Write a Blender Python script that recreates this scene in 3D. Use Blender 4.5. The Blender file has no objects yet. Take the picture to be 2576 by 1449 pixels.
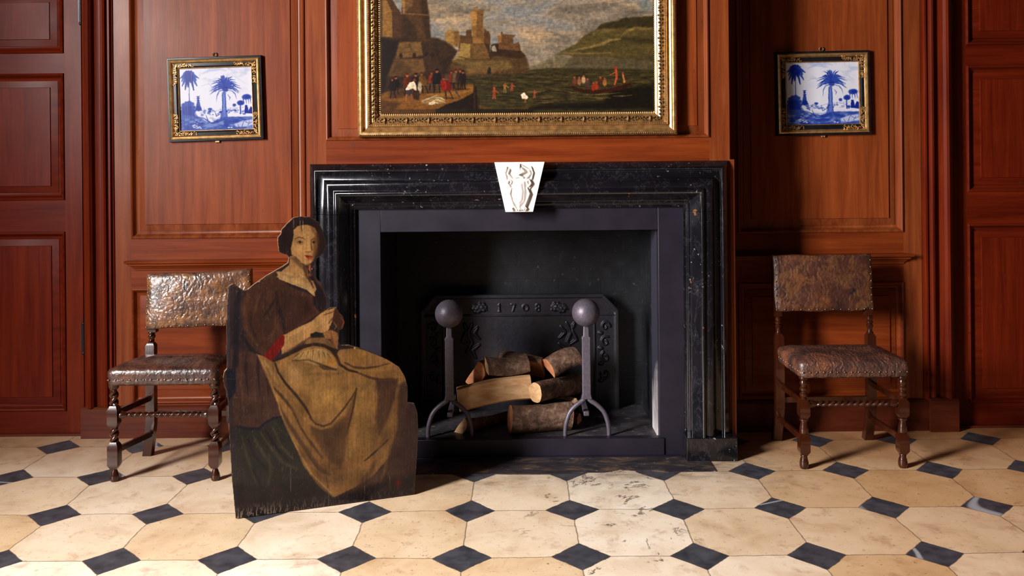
import bpy, bmesh, math, random
import numpy as np
from mathutils import Vector, Matrix

# ------------------------------------------------------------------ camera, light, exposure
scene = bpy.context.scene
col = scene.collection
PI = math.pi
EYE = 1.4            # camera height (m)
FOC = 2200.0         # focal length in pixels of the 2576 px wide frame
HOR = 400.0          # row of the horizon
ROLL = 0.009

cam_data = bpy.data.cameras.new('camera')
cam_data.sensor_width = 36.0
cam_data.lens = 36.0 * FOC / 2576.0
cam_data.shift_y = -(724.5 - HOR) / 2576.0
cam_data.clip_start = 0.05
cam = bpy.data.objects.new('camera', cam_data)
cam.location = (0, 0, EYE)
cam.rotation_euler = (PI / 2, ROLL, 0)
col.objects.link(cam)
scene.camera = cam

world = bpy.data.worlds.new('world')
scene.world = world
world.use_nodes = True
world.node_tree.nodes['Background'].inputs[0].default_value = (0.75, 0.85, 1.0, 1)
world.node_tree.nodes['Background'].inputs[1].default_value = 0.6

def area(name, loc, aim, sx, sy, power, color, spread=180):
    d = bpy.data.lights.new(name, 'AREA')
    d.shape = 'RECTANGLE'; d.size = sx; d.size_y = sy
    d.energy = power; d.color = color; d.spread = math.radians(spread)
    o = bpy.data.objects.new(name, d)
    o.location = loc
    v = Vector(aim) - Vector(loc)
    o.rotation_euler = v.to_track_quat('-Z', 'Y').to_euler()
    col.objects.link(o)
    return o

# daylight coming through the tall window of the left wall
area('window_daylight', (-4.46, 0.38, 2.45), (0.2, 3.0, 0.6), 1.35, 2.4, 860, (1.0, 0.98, 0.965), 130)
# added cool strip lamp, out of view, for highlights on marble and mouldings
area('highlight_strip', (-4.40, -1.70, 1.15), (0.0, 3.5, 1.0), 0.45, 2.1, 32, (0.86, 0.90, 1.0))

scene.view_settings.view_transform = 'Standard'
scene.view_settings.look = 'None'
scene.view_settings.gamma = 1.0
scene.view_settings.use_curve_mapping = False
scene.view_settings.exposure = 0.0
scene.cycles.use_denoising = True
scene.cycles.max_bounces = 8
scene.cycles.sample_clamp_indirect = 6.0

def at(u, v, depth):
    """Point at this distance behind picture position u, v."""
    du, dv = u - 1288.0, v - HOR
    a, b = du - ROLL * dv, dv + ROLL * du
    return Vector((a * depth / FOC, depth, EYE - b * depth / FOC))

def ground(u, v):
    du, dv = u - 1288.0, v - HOR
    b = dv + ROLL * du
    return at(u, v, EYE * FOC / b)

# ------------------------------------------------------------------ mesh helpers
class MB:
    def __init__(self):
        self.v = []; self.f = []; self.m = []
    def add(self, verts, faces, mi=0, mat=None):
        n = len(self.v)
        if mat is not None:
            verts = [mat @ Vector(p) for p in verts]
        self.v += [tuple(p) for p in verts]
        self.f += [tuple(i + n for i in f) for f in faces]
        self.m += [mi] * len(faces)
        return self
    def box(self, x0, x1, y0, y1, z0, z1, mi=0, mat=None):
        vs = [(x0,y0,z0),(x1,y0,z0),(x1,y1,z0),(x0,y1,z0),(x0,y0,z1),(x1,y0,z1),(x1,y1,z1),(x0,y1,z1)]
        fs = [(0,3,2,1),(4,5,6,7),(0,1,5,4),(1,2,6,5),(2,3,7,6),(3,0,4,7)]
        return self.add(vs, fs, mi, mat)
    def rings(self, rings, mi=0, cap0=True, cap1=True, mat=None, closed=True):
        n = len(rings[0]); vs = [p for r in rings for p in r]; fs = []
        for k in range(len(rings) - 1):
            for i in range(n if closed else n - 1):
                j = (i + 1) % n
                fs.append((k*n+i, k*n+j, (k+1)*n+j, (k+1)*n+i))
        if cap0: fs.append(tuple(range(n - 1, -1, -1)))
        if cap1: fs.append(tuple((len(rings)-1)*n + i for i in range(n)))
        return self.add(vs, fs, mi, mat)
    def frame(self, x0, x1, z0, z1, prof, y, mi=0, fill=None, mat=None):
        """mitred rectangular moulding facing -Y; prof = (inset, proud) pairs"""
        rr = [[(x0+i, y-d, z0+i), (x1-i, y-d, z0+i), (x1-i, y-d, z1-i), (x0+i, y-d, z1-i)] for i, d in prof]
        self.rings(rr, mi, False, False, mat)
        if fill is not None:
            self.add(rr[-1], [(0,1,2,3)], fill, mat)
        return self
    def usweep(self, x0, x1, ztop, zbot, prof, y, mi=0):
        """mitred moulding running up, across and down"""
        rr = []
        for px in range(4):
            r = []
            for t, d in prof:
                x = x0 + t if px < 2 else x1 - t
                z = zbot if px in (0, 3) else ztop - t
                r.append((x, y - d, z))
            rr.append(r)
        return self.rings(rr, mi, True, True)
    def strip(self, prof, z0, z1, mi=0):
        """vertical moulding; prof = closed list of (x, y)"""
        return self.rings([[(x, y, z0) for x, y in prof], [(x, y, z1) for x, y in prof]], mi)
    def rail(self, prof, x0, x1, mi=0):
        """horizontal moulding along x; prof = closed list of (y, z)"""
        return self.rings([[(x0, y, z) for y, z in prof], [(x1, y, z) for y, z in prof]], mi)
    def lathe(self, prof, seg=20, mi=0, mat=None):
        rr = [[(r*math.cos(2*PI*i/seg), r*math.sin(2*PI*i/seg), z) for i in range(seg)] for r, z in prof]
        return self.rings(rr, mi, True, True, mat)
    def block(self, h, z0, z1, ch, mi=0, mat=None, neck=0.6):
        rr = []
        for z, s in ((z0, neck), (z0+ch, 1), (z1-ch, 1), (z1, neck)):
            q = h * s
            rr.append([(-q,-q,z),(q,-q,z),(q,q,z),(-q,q,z)])
        return self.rings(rr, mi, True, True, mat)
    def twist(self, r, amp, z0, z1, pitch, mi=0, mat=None, seg=24, taper=0.010, hand=1):
        n = max(6, int((z1 - z0) / pitch * 14)); rr = []
        for k in range(n + 1):
            z = z0 + (z1 - z0) * k / n
            e = min(z - z0, z1 - z); g = 0.72 + 0.28 * min(1, e / taper)
            ph = hand * 2 * PI * z / pitch
            ring = []
            for i in range(seg):
                a = 2 * PI * i / seg
                q = (r + amp * (abs(math.cos(a - ph)) * 2 - 1.15)) * g
                ring.append((q*math.cos(a), q*math.sin(a), z))
            rr.append(ring)
        return self.rings(rr, mi, True, True, mat)
    def tube(self, pts, rad, seg=10, mi=0, flat=1.0):
        pts = [Vector(p) for p in pts]; rr = []
        if not hasattr(rad, '__len__'): rad = [rad] * len(pts)
        up = None
        for k, p in enumerate(pts):
            t = (pts[min(k+1, len(pts)-1)] - pts[max(k-1, 0)]).normalized()
            if up is None:
                up = Vector((0,0,1)) if abs(t.z) < 0.9 else Vector((0,1,0))
            a = t.cross(up).normalized(); b = a.cross(t).normalized(); up = b
            rr.append([tuple(p + a*math.cos(2*PI*i/seg)*rad[k] + b*math.sin(2*PI*i/seg)*rad[k]*flat) for i in range(seg)])
        return self.rings(rr, mi)
    def ball(self, c, rx, ry=None, rz=None, seg=16, rows=10, mi=0):
        ry = ry or rx; rz = rz or rx; rr = []
        for k in range(1, rows):
            ph = -PI/2 + PI*k/rows
            rr.append([(c[0]+rx*math.cos(ph)*math.cos(2*PI*i/seg), c[1]+ry*math.cos(ph)*math.sin(2*PI*i/seg), c[2]+rz*math.sin(ph)) for i in range(seg)])
        return self.rings(rr, mi)
    def build(self, name, mats, parent=None, smooth=True, angle=38, bevel=0, fix=True):
        me = bpy.data.meshes.new(name)
        me.from_pydata(self.v, [], self.f)
        if not isinstance(mats, (list, tuple)): mats = [mats]
        for m in mats: me.materials.append(m)
        me.polygons.foreach_set('material_index', self.m)
        if smooth or fix:
            bm = bmesh.new(); bm.from_mesh(me)
            if fix: bmesh.ops.recalc_face_normals(bm, faces=bm.faces)
            if smooth:
                th = math.radians(angle)
                for f in bm.faces: f.smooth = True
                for e in bm.edges:
                    if len(e.link_faces) == 2 and e.calc_face_angle() > th: e.smooth = False
            bm.to_mesh(me); bm.free()
        o = bpy.data.objects.new(name, me)
        col.objects.link(o)
        if bevel:
            b = o.modifiers.new('bevel', 'BEVEL'); b.width = bevel; b.segments = 2
            b.limit_method = 'ANGLE'; b.angle_limit = math.radians(50)
        if parent is not None: o.parent = parent
        return o

def tag(o, label=None, cat=None, group=None, kind=None):
    if label: o['label'] = label
    if cat: o['category'] = cat
    if group: o['group'] = group
    if kind: o['kind'] = kind
    return o

def thing(name, label, cat, loc=(0,0,0), rot=(0,0,0), group=None):
    o = bpy.data.objects.new(name, None)
    o.empty_display_size = 0.1
    o.location = loc; o.rotation_euler = rot
    col.objects.link(o)
    return tag(o, label, cat, group)

def rest(root, objs):
    """parts were modelled in room coordinates: keep them there under their root"""
    inv = Matrix.Translation(root.location).inverted()
    for o in objs:
        o.data.transform(inv)
        o.parent = root

# ------------------------------------------------------------------ material helpers
def srgb(r, g, b):
    f = lambda c: ((c/255.0 + 0.055)/1.055)**2.4 if c/255.0 > 0.04045 else c/255.0/12.92
    return (f(r), f(g), f(b), 1.0)

class NT:
    def __init__(self, name):
        self.m = bpy.data.materials.new(name); self.m.use_nodes = True
        self.t = self.m.node_tree; self.n = self.t.nodes
        self.b = self.n['Principled BSDF']
    def new(self, kind, ins=None, **kw):
        n = self.n.new(kind)
        for k, v in kw.items(): setattr(n, k, v)
        for k, v in (ins or {}).items(): self.set(n.inputs[k], v)
        return n
    def set(self, sock, v):
        if hasattr(v, 'is_linked') or hasattr(v, 'links'): self.t.links.new(v, sock)
        else: sock.default_value = v
    def math(self, op, a, b=None, c=None):
        n = self.n.new('ShaderNodeMath'); n.operation = op
        self.set(n.inputs[0], a)
        if b is not None: self.set(n.inputs[1], b)
        if c is not None: self.set(n.inputs[2], c)
        return n.outputs[0]
    def coords(self, scale=(1,1,1), kind='Object', loc=(0,0,0)):
        tc = self.n.new('ShaderNodeTexCoord'); mp = self.n.new('ShaderNodeMapping')
        mp.inputs['Scale'].default_value = scale; mp.inputs['Location'].default_value = loc
        self.t.links.new(tc.outputs[kind], mp.inputs[0])
        return mp.outputs[0]
    def noise(self, vec, scale, detail=4, rough=0.55, dist=0.0):
        return self.new('ShaderNodeTexNoise', {'Vector': vec, 'Scale': scale, 'Detail': detail, 'Roughness': rough, 'Distortion': dist}).outputs[0]
    def ramp(self, fac, stops, interp='LINEAR'):
        n = self.n.new('ShaderNodeValToRGB'); n.color_ramp.interpolation = interp
        e = n.color_ramp.elements
        while len(e) < len(stops): e.new(0.5)
        for el, (p, c) in zip(e, stops):
            el.position = p
            el.color = c if len(c) == 4 else (*c, 1)
        self.set(n.inputs[0], fac)
        return n.outputs[0]
    def mix(self, fac, a, b, mode='MIX'):
        n = self.n.new('ShaderNodeMix'); n.data_type = 'RGBA'; n.blend_type = mode
        self.set(n.inputs[0], fac); self.set(n.inputs[6], a); self.set(n.inputs[7], b)
        return n.outputs[2]
    def bump(self, h, strength=0.3, dist=0.002, normal=None):
        n = self.n.new('ShaderNodeBump'); n.inputs['Strength'].default_value = strength; n.inputs['Distance'].default_value = dist
        self.set(n.inputs['Height'], h)
        if normal is not None: self.set(n.inputs['Normal'], normal)
        return n.outputs[0]
    def out(self, color, rough, normal=None, spec=0.5, coat=0.0, coat_rough=0.1, metal=0.0):
        b = self.b
        self.set(b.inputs['Base Color'], color); self.set(b.inputs['Roughness'], rough)
        self.set(b.inputs['Specular IOR Level'], spec); self.set(b.inputs['Metallic'], metal)
        b.inputs['Coat Weight'].default_value = coat; b.inputs['Coat Roughness'].default_value = coat_rough
        if normal is not None: self.set(b.inputs['Normal'], normal)
        return self.m

G3 = lambda x: (x, x, x, 1)

def wood(name, dark, light, axis='z', boards=0.0, rough=0.38, coat=0.04, gscale=1.0, mottle=0.3, spec=0.12, crough=0.22, k=0.52):
    dark, light = [(c[0]*k, c[1]*k*.82, c[2]*k*.66, 1) for c in (dark, light)]
    n = NT(name)
    s = {'z': (30, 30, 1.6), 'x': (1.6, 30, 30)}[axis]
    v = n.coords(tuple(q*gscale for q in s))
    g = n.noise(v, 1.0, 6, 0.62, 0.6)
    fine = n.noise(n.coords(tuple(q*gscale*5 for q in s)), 1.0, 3, 0.6)
    c = n.ramp(g, [(0.25, dark), (0.75, light)])
    c = n.mix(n.math('MULTIPLY', fine, 0.28), c, n.mix(1.0, c, (0.35, 0.25, 0.22, 1), 'MULTIPLY'))
    mot = n.noise(n.coords((1, 1, 1)), 2.3, 4, 0.6)
    c = n.mix(n.math('MULTIPLY', n.ramp(mot, [(0.4, G3(0)), (0.7, G3(1))]), mottle), c, n.mix(1.0, c, (0.50, 0.40, 0.36, 1), 'MULTIPLY'))
    if boards:
        sep = n.new('ShaderNodeSeparateXYZ', {0: n.coords((1, 1, 1))})
        k = n.math('FLOOR', n.math('DIVIDE', sep.outputs[0], boards))
        w = n.new('ShaderNodeTexWhiteNoise', {'W': k}, noise_dimensions='1D').outputs[0]
        c = n.mix(n.math('MULTIPLY', w, 0.45), c, n.mix(1.0, c, (1.5, 1.45, 1.3, 1), 'MULTIPLY'))
    # dents and flecks
    fl = n.ramp(n.noise(n.coords((1, 1, .6)), 38, 2, 0.5), [(0.70, G3(0)), (0.76, G3(1))])
    c = n.mix(n.math('MULTIPLY', fl, 0.4), c, (0.05, 0.02, 0.015, 1))
    h = n.math('ADD', n.math('MULTIPLY', fine, 0.4), n.math('MULTIPLY', mot, 2.0))
    r = n.math('ADD', rough, n.math('MULTIPLY', n.math('SUBTRACT', mot, 0.5), 0.25))
    return n.out(c, r, n.bump(h, 0.12, 0.004), spec, coat, crough)

DK, LT = srgb(122, 54, 28), srgb(182, 104, 60)
W_V = wood('oak_stile', DK, LT, 'z')
W_H = wood('oak_rail', srgb(118, 46, 20), srgb(176, 90, 44), 'x')
W_P = wood('oak_panel', srgb(126, 58, 30), srgb(178, 98, 54), 'z', boards=0.125)
W_DV = wood('door_stile_wood', srgb(98, 28, 14), srgb(146, 58, 26), 'z', spec=.07, coat=.02)
W_DH = wood('door_rail_wood', srgb(92, 24, 12), srgb(138, 50, 22), 'x', spec=.07, coat=.02)
W_DP = wood('door_panel_wood', srgb(96, 24, 12), srgb(142, 52, 24), 'z', spec=.07, coat=.02)
W_BASE = wood('skirting_wood', srgb(84, 34, 20), srgb(132, 66, 40), 'x', rough=0.5, coat=0.1)
W_CH = wood('chair_walnut', srgb(48, 21, 13), srgb(88, 44, 26), 'z', rough=0.24, coat=0.5, crough=0.10, spec=0.3)

def black_marble():
    n = NT('black_marble'); v = n.coords()
    cl = n.ramp(n.noise(v, 5, 5, 0.6), [(0.3, srgb(9, 9, 12)), (0.7, srgb(22, 20, 25))])
    area_ = n.ramp(n.noise(v, 3.1, 3, 0.6), [(0.50, G3(0)), (0.62, G3(1))])
    fl = n.ramp(n.noise(v, 60, 3, 0.6), [(0.66, G3(0)), (0.70, G3(1))])
    veins = n.ramp(n.noise(n.coords((1, 1, .7)), 9, 8, 0.7, 0.4), [(0.485, G3(0)), (0.495, G3(1)), (0.505, G3(0))])
    c = n.mix(n.math('MULTIPLY', n.math('MULTIPLY', fl, area_), 0.85), cl, srgb(170, 165, 165))
    c = n.mix(n.math('MULTIPLY', veins, 0.12), c, srgb(120, 115, 120))
    brown = n.ramp(n.noise(v, 23, 2, 0.5), [(0.73, G3(0)), (0.76, G3(1))])
    c = n.mix(brown, c, srgb(105, 62, 36))
    r = n.math('ADD', 0.07, n.math('MULTIPLY', n.noise(v, 12, 4), 0.16))
    return n.out(c, r, n.bump(n.noise(v, 14, 4), 0.10, 0.006), 0.6)
M_MARBLE = black_marble()

def simple(name, color, rough, spec=0.5, metal=0.0, nscale=30, var=0.3, bump=0.2, bdist=0.002, coat=0.0):
    n = NT(name); v = n.coords()
    k = n.noise(v, nscale, 4)
    lo = tuple(c*(1-var) for c in color[:3]) + (1,); hi = tuple(min(1, c*(1+var)) for c in color[:3]) + (1,)
    c = n.ramp(k, [(0.3, lo), (0.7, hi)])
    r = n.math('ADD', rough - 0.06, n.math('MULTIPLY', n.noise(v, nscale*0.5, 3), 0.12))
    return n.out(c, r, n.bump(k, bump, bdist), spec, coat, 0.1, metal)

M_SLIP = simple('blackened_slate', srgb(30, 25, 35), 0.42, 0.3, nscale=7, var=0.22, bump=0.06)
M_IRON = simple('cast_iron', srgb(30, 28, 35), 0.42, 0.5, 0.25, nscale=60, var=0.25, bump=0.25)
M_WROUGHT = simple('wrought_iron', srgb(86, 78, 88), 0.45, 0.5, 0.35, nscale=90, var=0.2, bump=0.5, bdist=0.0015)
M_HINGE = simple('black_hinge_iron', srgb(20, 20, 24), 0.35, 0.5, 0.3)
M_GOLD = simple('worn_gilding', srgb(178, 136, 84), 0.34, 0.6, 0.75, nscale=40, var=0.35, bump=0.25)
M_GOLDD = simple('dark_gilding', srgb(116, 88, 60), 0.4, 0.6, 0.6, nscale=120, var=0.6, bump=0.8, bdist=0.003)
M_PEARL = simple('pale_gilding', srgb(214, 178, 128), 0.38, 0.6, 0.5, nscale=60, var=0.25, bump=0.3)
M_EBONY = simple('ebonised_wood', srgb(22, 19, 22), 0.35, 0.2, nscale=20, var=0.3, bump=0.1)
M_NAIL = simple('brass_nail', srgb(120, 100, 84), 0.25, 0.6, 0.9, nscale=200, var=0.3)
M_PLASTER = simple('pale_paint', srgb(200, 192, 178), 0.8, 0.3, nscale=4, var=0.05)
M_DARKOAK = simple('dark_oak_lining', srgb(52, 34, 24), 0.6, 0.3, nscale=5, var=0.2)
M_WHITE = simple('white_statuary_marble', srgb(232, 222, 214), 0.35, 0.5, nscale=12, var=0.05, bump=0.05)
M_RAWEDGE = simple('raw_board_edge', srgb(120, 92, 66), 0.6, 0.3, nscale=60, var=0.35)
M_BOARD = simple('dark_board_wood', srgb(50, 36, 28), 0.55, 0.3, nscale=30, var=0.35)

def soot_brick():
    n = NT('sooty_brick'); v = n.coords()
    sep = n.new('ShaderNodeSeparateXYZ', {0: v})
    xy = n.new('ShaderNodeCombineXYZ', {0: n.math('ADD', sep.outputs[0], sep.outputs[1]), 1: sep.outputs[2], 2: 0.0}).outputs[0]
    br = n.new('ShaderNodeTexBrick', {'Vector': xy, 'Scale': 1.0, 'Mortar Size': 0.006, 'Brick Width': 0.225, 'Row Height': 0.075, 'Color1': G3(1), 'Color2': G3(0.7), 'Mortar': G3(0)})
    k = n.noise(v, 14, 5)
    c = n.ramp(k, [(0.3, srgb(9, 10, 13)), (0.62, srgb(19, 20, 26)), (0.8, srgb(48, 40, 42))])
    wear = n.ramp(n.noise(v, 34, 4), [(0.66, G3(0)), (0.72, G3(1))])
    c = n.mix(n.math('MULTIPLY', wear, 0.5), c, srgb(88, 78, 80))
    h = n.math('ADD', n.math('MULTIPLY', br.outputs[0], 1.0), n.math('MULTIPLY', k, 0.6))
    return n.out(c, 0.45, n.bump(h, 0.6, 0.006), 0.5)
M_SOOT = soot_brick()

def ash_stone():
    n = NT('ashy_hearth_stone'); v = n.coords()
    k = n.noise(v, 9, 6, 0.65)
    c = n.ramp(k, [(0.3, srgb(22, 21, 26)), (0.6, srgb(58, 54, 58)), (0.8, srgb(96, 88, 84))])
    fl = n.ramp(n.noise(n.coords((1, 2.5, 1)), 30, 4, 0.7), [(0.60, G3(0)), (0.68, G3(1))])
    c = n.mix(n.math('MULTIPLY', fl, 0.6), c, srgb(150, 130, 116))
    return n.out(c, 0.5, n.bump(k, 0.5, 0.01), 0.5)
M_ASH = ash_stone()
def reveal_light():  # pale lower part is daylight on the reveal, painted into the colour
    n = NT('painted_reveal_light'); v = n.coords()
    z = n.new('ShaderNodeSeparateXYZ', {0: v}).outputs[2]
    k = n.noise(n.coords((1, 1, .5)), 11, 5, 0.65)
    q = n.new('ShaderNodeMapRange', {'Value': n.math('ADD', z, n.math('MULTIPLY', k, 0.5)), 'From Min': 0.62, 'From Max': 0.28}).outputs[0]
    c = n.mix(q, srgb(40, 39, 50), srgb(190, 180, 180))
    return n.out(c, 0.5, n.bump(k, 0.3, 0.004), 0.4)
M_REVEAL_LIGHT = reveal_light()

def hearth_slab():
    n = NT('stained_hearth_slab'); v = n.coords((1, 1, 1))
    k = n.noise(n.coords((1, 2.2, 1)), 6, 7, 0.68, 0.5)
    c = n.ramp(k, [(0.30, srgb(20, 19, 24)), (0.52, srgb(52, 46, 48)), (0.66, srgb(104, 80, 60)), (0.8, srgb(150, 124, 100))])
    fl = n.ramp(n.noise(n.coords((1, 4.5, 1)), 17, 5, 0.7, 0.5), [(0.64, G3(0)), (0.69, G3(1))])
    c = n.mix(n.math('MULTIPLY', fl, 0.75), c, srgb(206, 190, 180))
    return n.out(c, 0.38, n.bump(k, 0.5, 0.006), 0.5)
M_SLAB = hearth_slab()

def floor_mat():
    n = NT('octagon_marble_floor')
    S = 0.4134; X0 = -0.183; Y0 = 3.071
    v = n.coords((1, 1, 1))
    w1 = n.new('ShaderNodeTexNoise', {'Vector': v, 'Scale': 22.0, 'Detail': 4.0, 'Roughness': 0.6})
    w2 = n.new('ShaderNodeTexNoise', {'Vector': v, 'Scale': 2.2, 'Detail': 1.0})
    sep = n.new('ShaderNodeSeparateXYZ', {0: v})
    s1 = n.new('ShaderNodeSeparateXYZ', {0: w1.outputs[1]}); s2 = n.new('ShaderNodeSeparateXYZ', {0: w2.outputs[1]})
    def warp(c, i):
        a = n.math('ADD', sep.outputs[i], n.math('MULTIPLY', n.math('SUBTRACT', s1.outputs[i], 0.5), 0.012))
        a = n.math('ADD', a, n.math('MULTIPLY', n.math('SUBTRACT', s2.outputs[i], 0.5), 0.035))
        return n.math('DIVIDE', n.math('SUBTRACT', a, c), S)
    px, py = warp(X0, 0), warp(Y0, 1)
    rx, ry = n.math('ROUND', px), n.math('ROUND', py)
    dx, dy = n.math('ABSOLUTE', n.math('SUBTRACT', px, rx)), n.math('ABSOLUTE', n.math('SUBTRACT', py, ry))
    man = n.math('ADD', dx, dy)
    dia = n.math('LESS_THAN', man, 0.252)
    # joints
    line = n.math('MINIMUM', dx, dy)
    joint = n.math('LESS_THAN', line, 0.0058)
    edge = n.math('LESS_THAN', n.math('ABSOLUTE', n.math('SUBTRACT', man, 0.252)), 0.006)
    # cell ids
    cx, cy = n.math('FLOOR', px), n.math('FLOOR', py)
    cid = n.new('ShaderNodeCombineXYZ', {0: cx, 1: cy, 2: 3.0}).outputs[0]
    did = n.new('ShaderNodeCombineXYZ', {0: rx, 1: ry, 2: 9.0}).outputs[0]
    wc = n.new('ShaderNodeTexWhiteNoise', {'Vector': cid}); wd = n.new('ShaderNodeTexWhiteNoise', {'Vector': did})
    # limestone
    off = n.new('ShaderNodeVectorMath', {0: v, 1: n.new('ShaderNodeVectorMath', {0: wc.outputs[1], 1: (7, 7, 7)}, operation='MULTIPLY').outputs[0]}, operation='ADD').outputs[0]
    cloud = n.noise(off, 5.0, 6, 0.62, 0.4)
    base = n.ramp(cloud, [(0.28, srgb(212, 186, 160)), (0.5, srgb(234, 216, 194)), (0.72, srgb(244, 230, 214))])
    tone = n.mix(wc.outputs[0], srgb(255, 255, 255), srgb(228, 208, 178))
    base = n.mix(1.0, base, tone, 'MULTIPLY')
    rust = n.ramp(n.noise(off, 11, 5, 0.7, 0.3), [(0.55, G3(0)), (0.72, G3(1))])
    base = n.mix(n.math('MULTIPLY', rust, 0.5), base, srgb(150, 104, 80))
    speck = n.ramp(n.noise(off, 75, 3, 0.6), [(0.63, G3(0)), (0.72, G3(1))])
    base = n.mix(n.math('MULTIPLY', speck, n.math('ADD', n.math('MULTIPLY', wc.outputs[0], 0.6), 0.25)), base, srgb(112, 82, 66))
    # warmer, darker tone towards the right of the hall
    right = n.new('ShaderNodeMapRange', {'Value': sep.outputs[0], 'From Min': 0.5, 'From Max': 1.5}).outputs[0]
    base = n.mix(n.math('MULTIPLY', right, 0.55), base, n.mix(1.0, base, srgb(234, 196, 150), 'MULTIPLY'))
    # brown darkening along the skirting: shade of the rear floor, painted in
    rear_shade = n.new('ShaderNodeMapRange', {'Value': n.math('ADD', sep.outputs[1], n.math('MULTIPLY', n.math('SUBTRACT', n.noise(v, 3, 4, 0.6), 0.5), 0.5)), 'From Min': 3.8, 'From Max': 4.3}).outputs[0]
    base = n.mix(n.math('MULTIPLY', rear_shade, 0.75), base, n.mix(1.0, base, srgb(190, 158, 128), 'MULTIPLY'))
    # soot stain in front of the hearth
    gx = n.math('ABSOLUTE', n.math('SUBTRACT', sep.outputs[0], 0.15))
    st = n.new('ShaderNodeMapRange', {'Value': n.math('ADD', sep.outputs[1], n.math('MULTIPLY', n.math('SUBTRACT', n.noise(v, 5, 5, 0.65), 0.5), 0.55)), 'From Min': 3.62, 'From Max': 4.02}).outputs[0]
    sx = n.new('ShaderNodeMapRange', {'Value': gx, 'From Min': 1.15, 'From Max': 0.8}).outputs[0]
    stain = n.math('MULTIPLY', n.math('MULTIPLY', st, sx), n.ramp(n.noise(n.coords((1, 2.0, 1)), 8, 6, 0.7), [(0.35, G3(0)), (0.62, G3(1))]))
    base = n.mix(n.math('MULTIPLY', stain, 0.75), base, srgb(52, 46, 46))
    # cracks with broken edges, right of centre
    cr = n.noise(v, 2.6, 8, 0.64, 0.5)
    crl = n.ramp(cr, [(0.488, G3(0)), (0.497, G3(1)), (0.503, G3(1)), (0.512, G3(0))])
    crx = n.new('ShaderNodeMapRange', {'Value': n.math('ABSOLUTE', n.math('SUBTRACT', sep.outputs[0], 0.36)), 'From Min': 0.42, 'From Max': 0.22}).outputs[0]
    cra = n.math('MULTIPLY', crl, crx)
    cra = n.math('MULTIPLY', cra, n.ramp(n.noise(v, 7, 2), [(0.5, G3(0)), (0.56, G3(1))]))
    base = n.mix(n.math('MULTIPLY', cra, 0.85), base, srgb(64, 54, 50))
    # black diamonds with white veins
    dk = n.ramp(n.noise(v, 16, 5), [(0.3, srgb(42, 41, 46)), (0.7, srgb(74, 73, 79))])
    vn = n.noise(n.new('ShaderNodeVectorMath', {0: v, 1: n.new('ShaderNodeVectorMath', {0: wd.outputs[1], 1: (9, 9, 9)}, operation='MULTIPLY').outputs[0]}, operation='ADD').outputs[0], 1.7, 1, 0.4)
    vl = n.ramp(vn, [(0.492, G3(0)), (0.497, G3(1)), (0.503, G3(1)), (0.508, G3(0))])
    dk = n.mix(n.math('MULTIPLY', vl, n.math('MULTIPLY', n.math('GREATER_THAN', wd.outputs[0], 0.55), 0.8)), dk, srgb(176, 172, 176))
    c = n.mix(dia, base, dk)
    jm = n.math('MULTIPLY', n.math('MAXIMUM', n.math('MULTIPLY', joint, n.math('SUBTRACT', 1.0, dia)), edge), 0.72)
    c = n.mix(jm, c, srgb(96, 74, 60))
    h = n.math('SUBTRACT', n.math('MULTIPLY', cloud, 0.5), n.math('ADD', jm, cra))
    r = n.math('ADD', 0.30, n.math('MULTIPLY', n.noise(v, 9, 4), 0.22))
    return n.out(c, r, n.bump(h, 0.35, 0.003), 0.5)
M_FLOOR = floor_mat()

def leather(name, dark, mid, light, emboss=0.6, gilt=0.0, rough=0.33, spots=0.4, vscale=42, coat=0.3):
    n = NT(name); v = n.coords()
    k = n.noise(v, 9, 6, 0.65, 0.5)
    c = n.ramp(k, [(0.3, dark), (0.52, mid), (0.72, light)])
    vo = n.new('ShaderNodeTexVoronoi', {'Vector': v, 'Scale': vscale}, feature='DISTANCE_TO_EDGE').outputs[0]
    c = n.mix(n.ramp(vo, [(0.0, G3(0.5)), (0.12, G3(0))]), c, dark)
    if gilt:
        g = n.ramp(n.noise(v, 13, 5, 0.7, 0.8), [(0.50, G3(0)), (0.60, G3(1))])
        c = n.mix(n.math('MULTIPLY', g, gilt), c, srgb(132, 84, 40))
    sp = n.ramp(n.noise(n.coords((1, 1, .8), loc=(3, 1, 2)), 15, 2, 0.5), [(0.63, G3(0)), (0.67, G3(1))])
    c = n.mix(n.math('MULTIPLY', sp, spots), c, srgb(18, 16, 20))
    wv = n.new('ShaderNodeTexWave', {'Vector': v, 'Scale': 9.0, 'Distortion': 14.0, 'Detail': 3.0, 'Detail Scale': 2.0}).outputs[1]
    h = n.math('ADD', n.math('MULTIPLY', vo, 1.2), n.math('ADD', n.math('MULTIPLY', k, 1.5), n.math('MULTIPLY', wv, 0.5)))
    r = n.math('ADD', rough - 0.1, n.math('MULTIPLY', n.noise(v, 20, 3), 0.22))
    return n.out(c, r, n.bump(h, emboss, 0.004), 0.5, coat, 0.2)
L_SEAT = leather('worn_seat_leather', srgb(34, 20, 18), srgb(66, 38, 28), srgb(104, 64, 42), 0.45, 0.0, 0.34, 0.3)
L_SEAT2 = leather('frayed_seat_leather', srgb(38, 24, 22), srgb(78, 48, 38), srgb(132, 78, 50), 0.8, 0.0, 0.45, 0.35, 70)
L_BACK = leather('embossed_back_leather', srgb(44, 30, 28), srgb(94, 62, 44), srgb(150, 100, 60), 0.5, 0.55, 0.30, 0.6, 44, 0.35)
L_BACK2 = leather('painted_back_leather', srgb(40, 20, 16), srgb(70, 36, 24), srgb(90, 50, 28), 0.5, 0.28, 0.45, 0.95, 38, 0.08)

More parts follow.
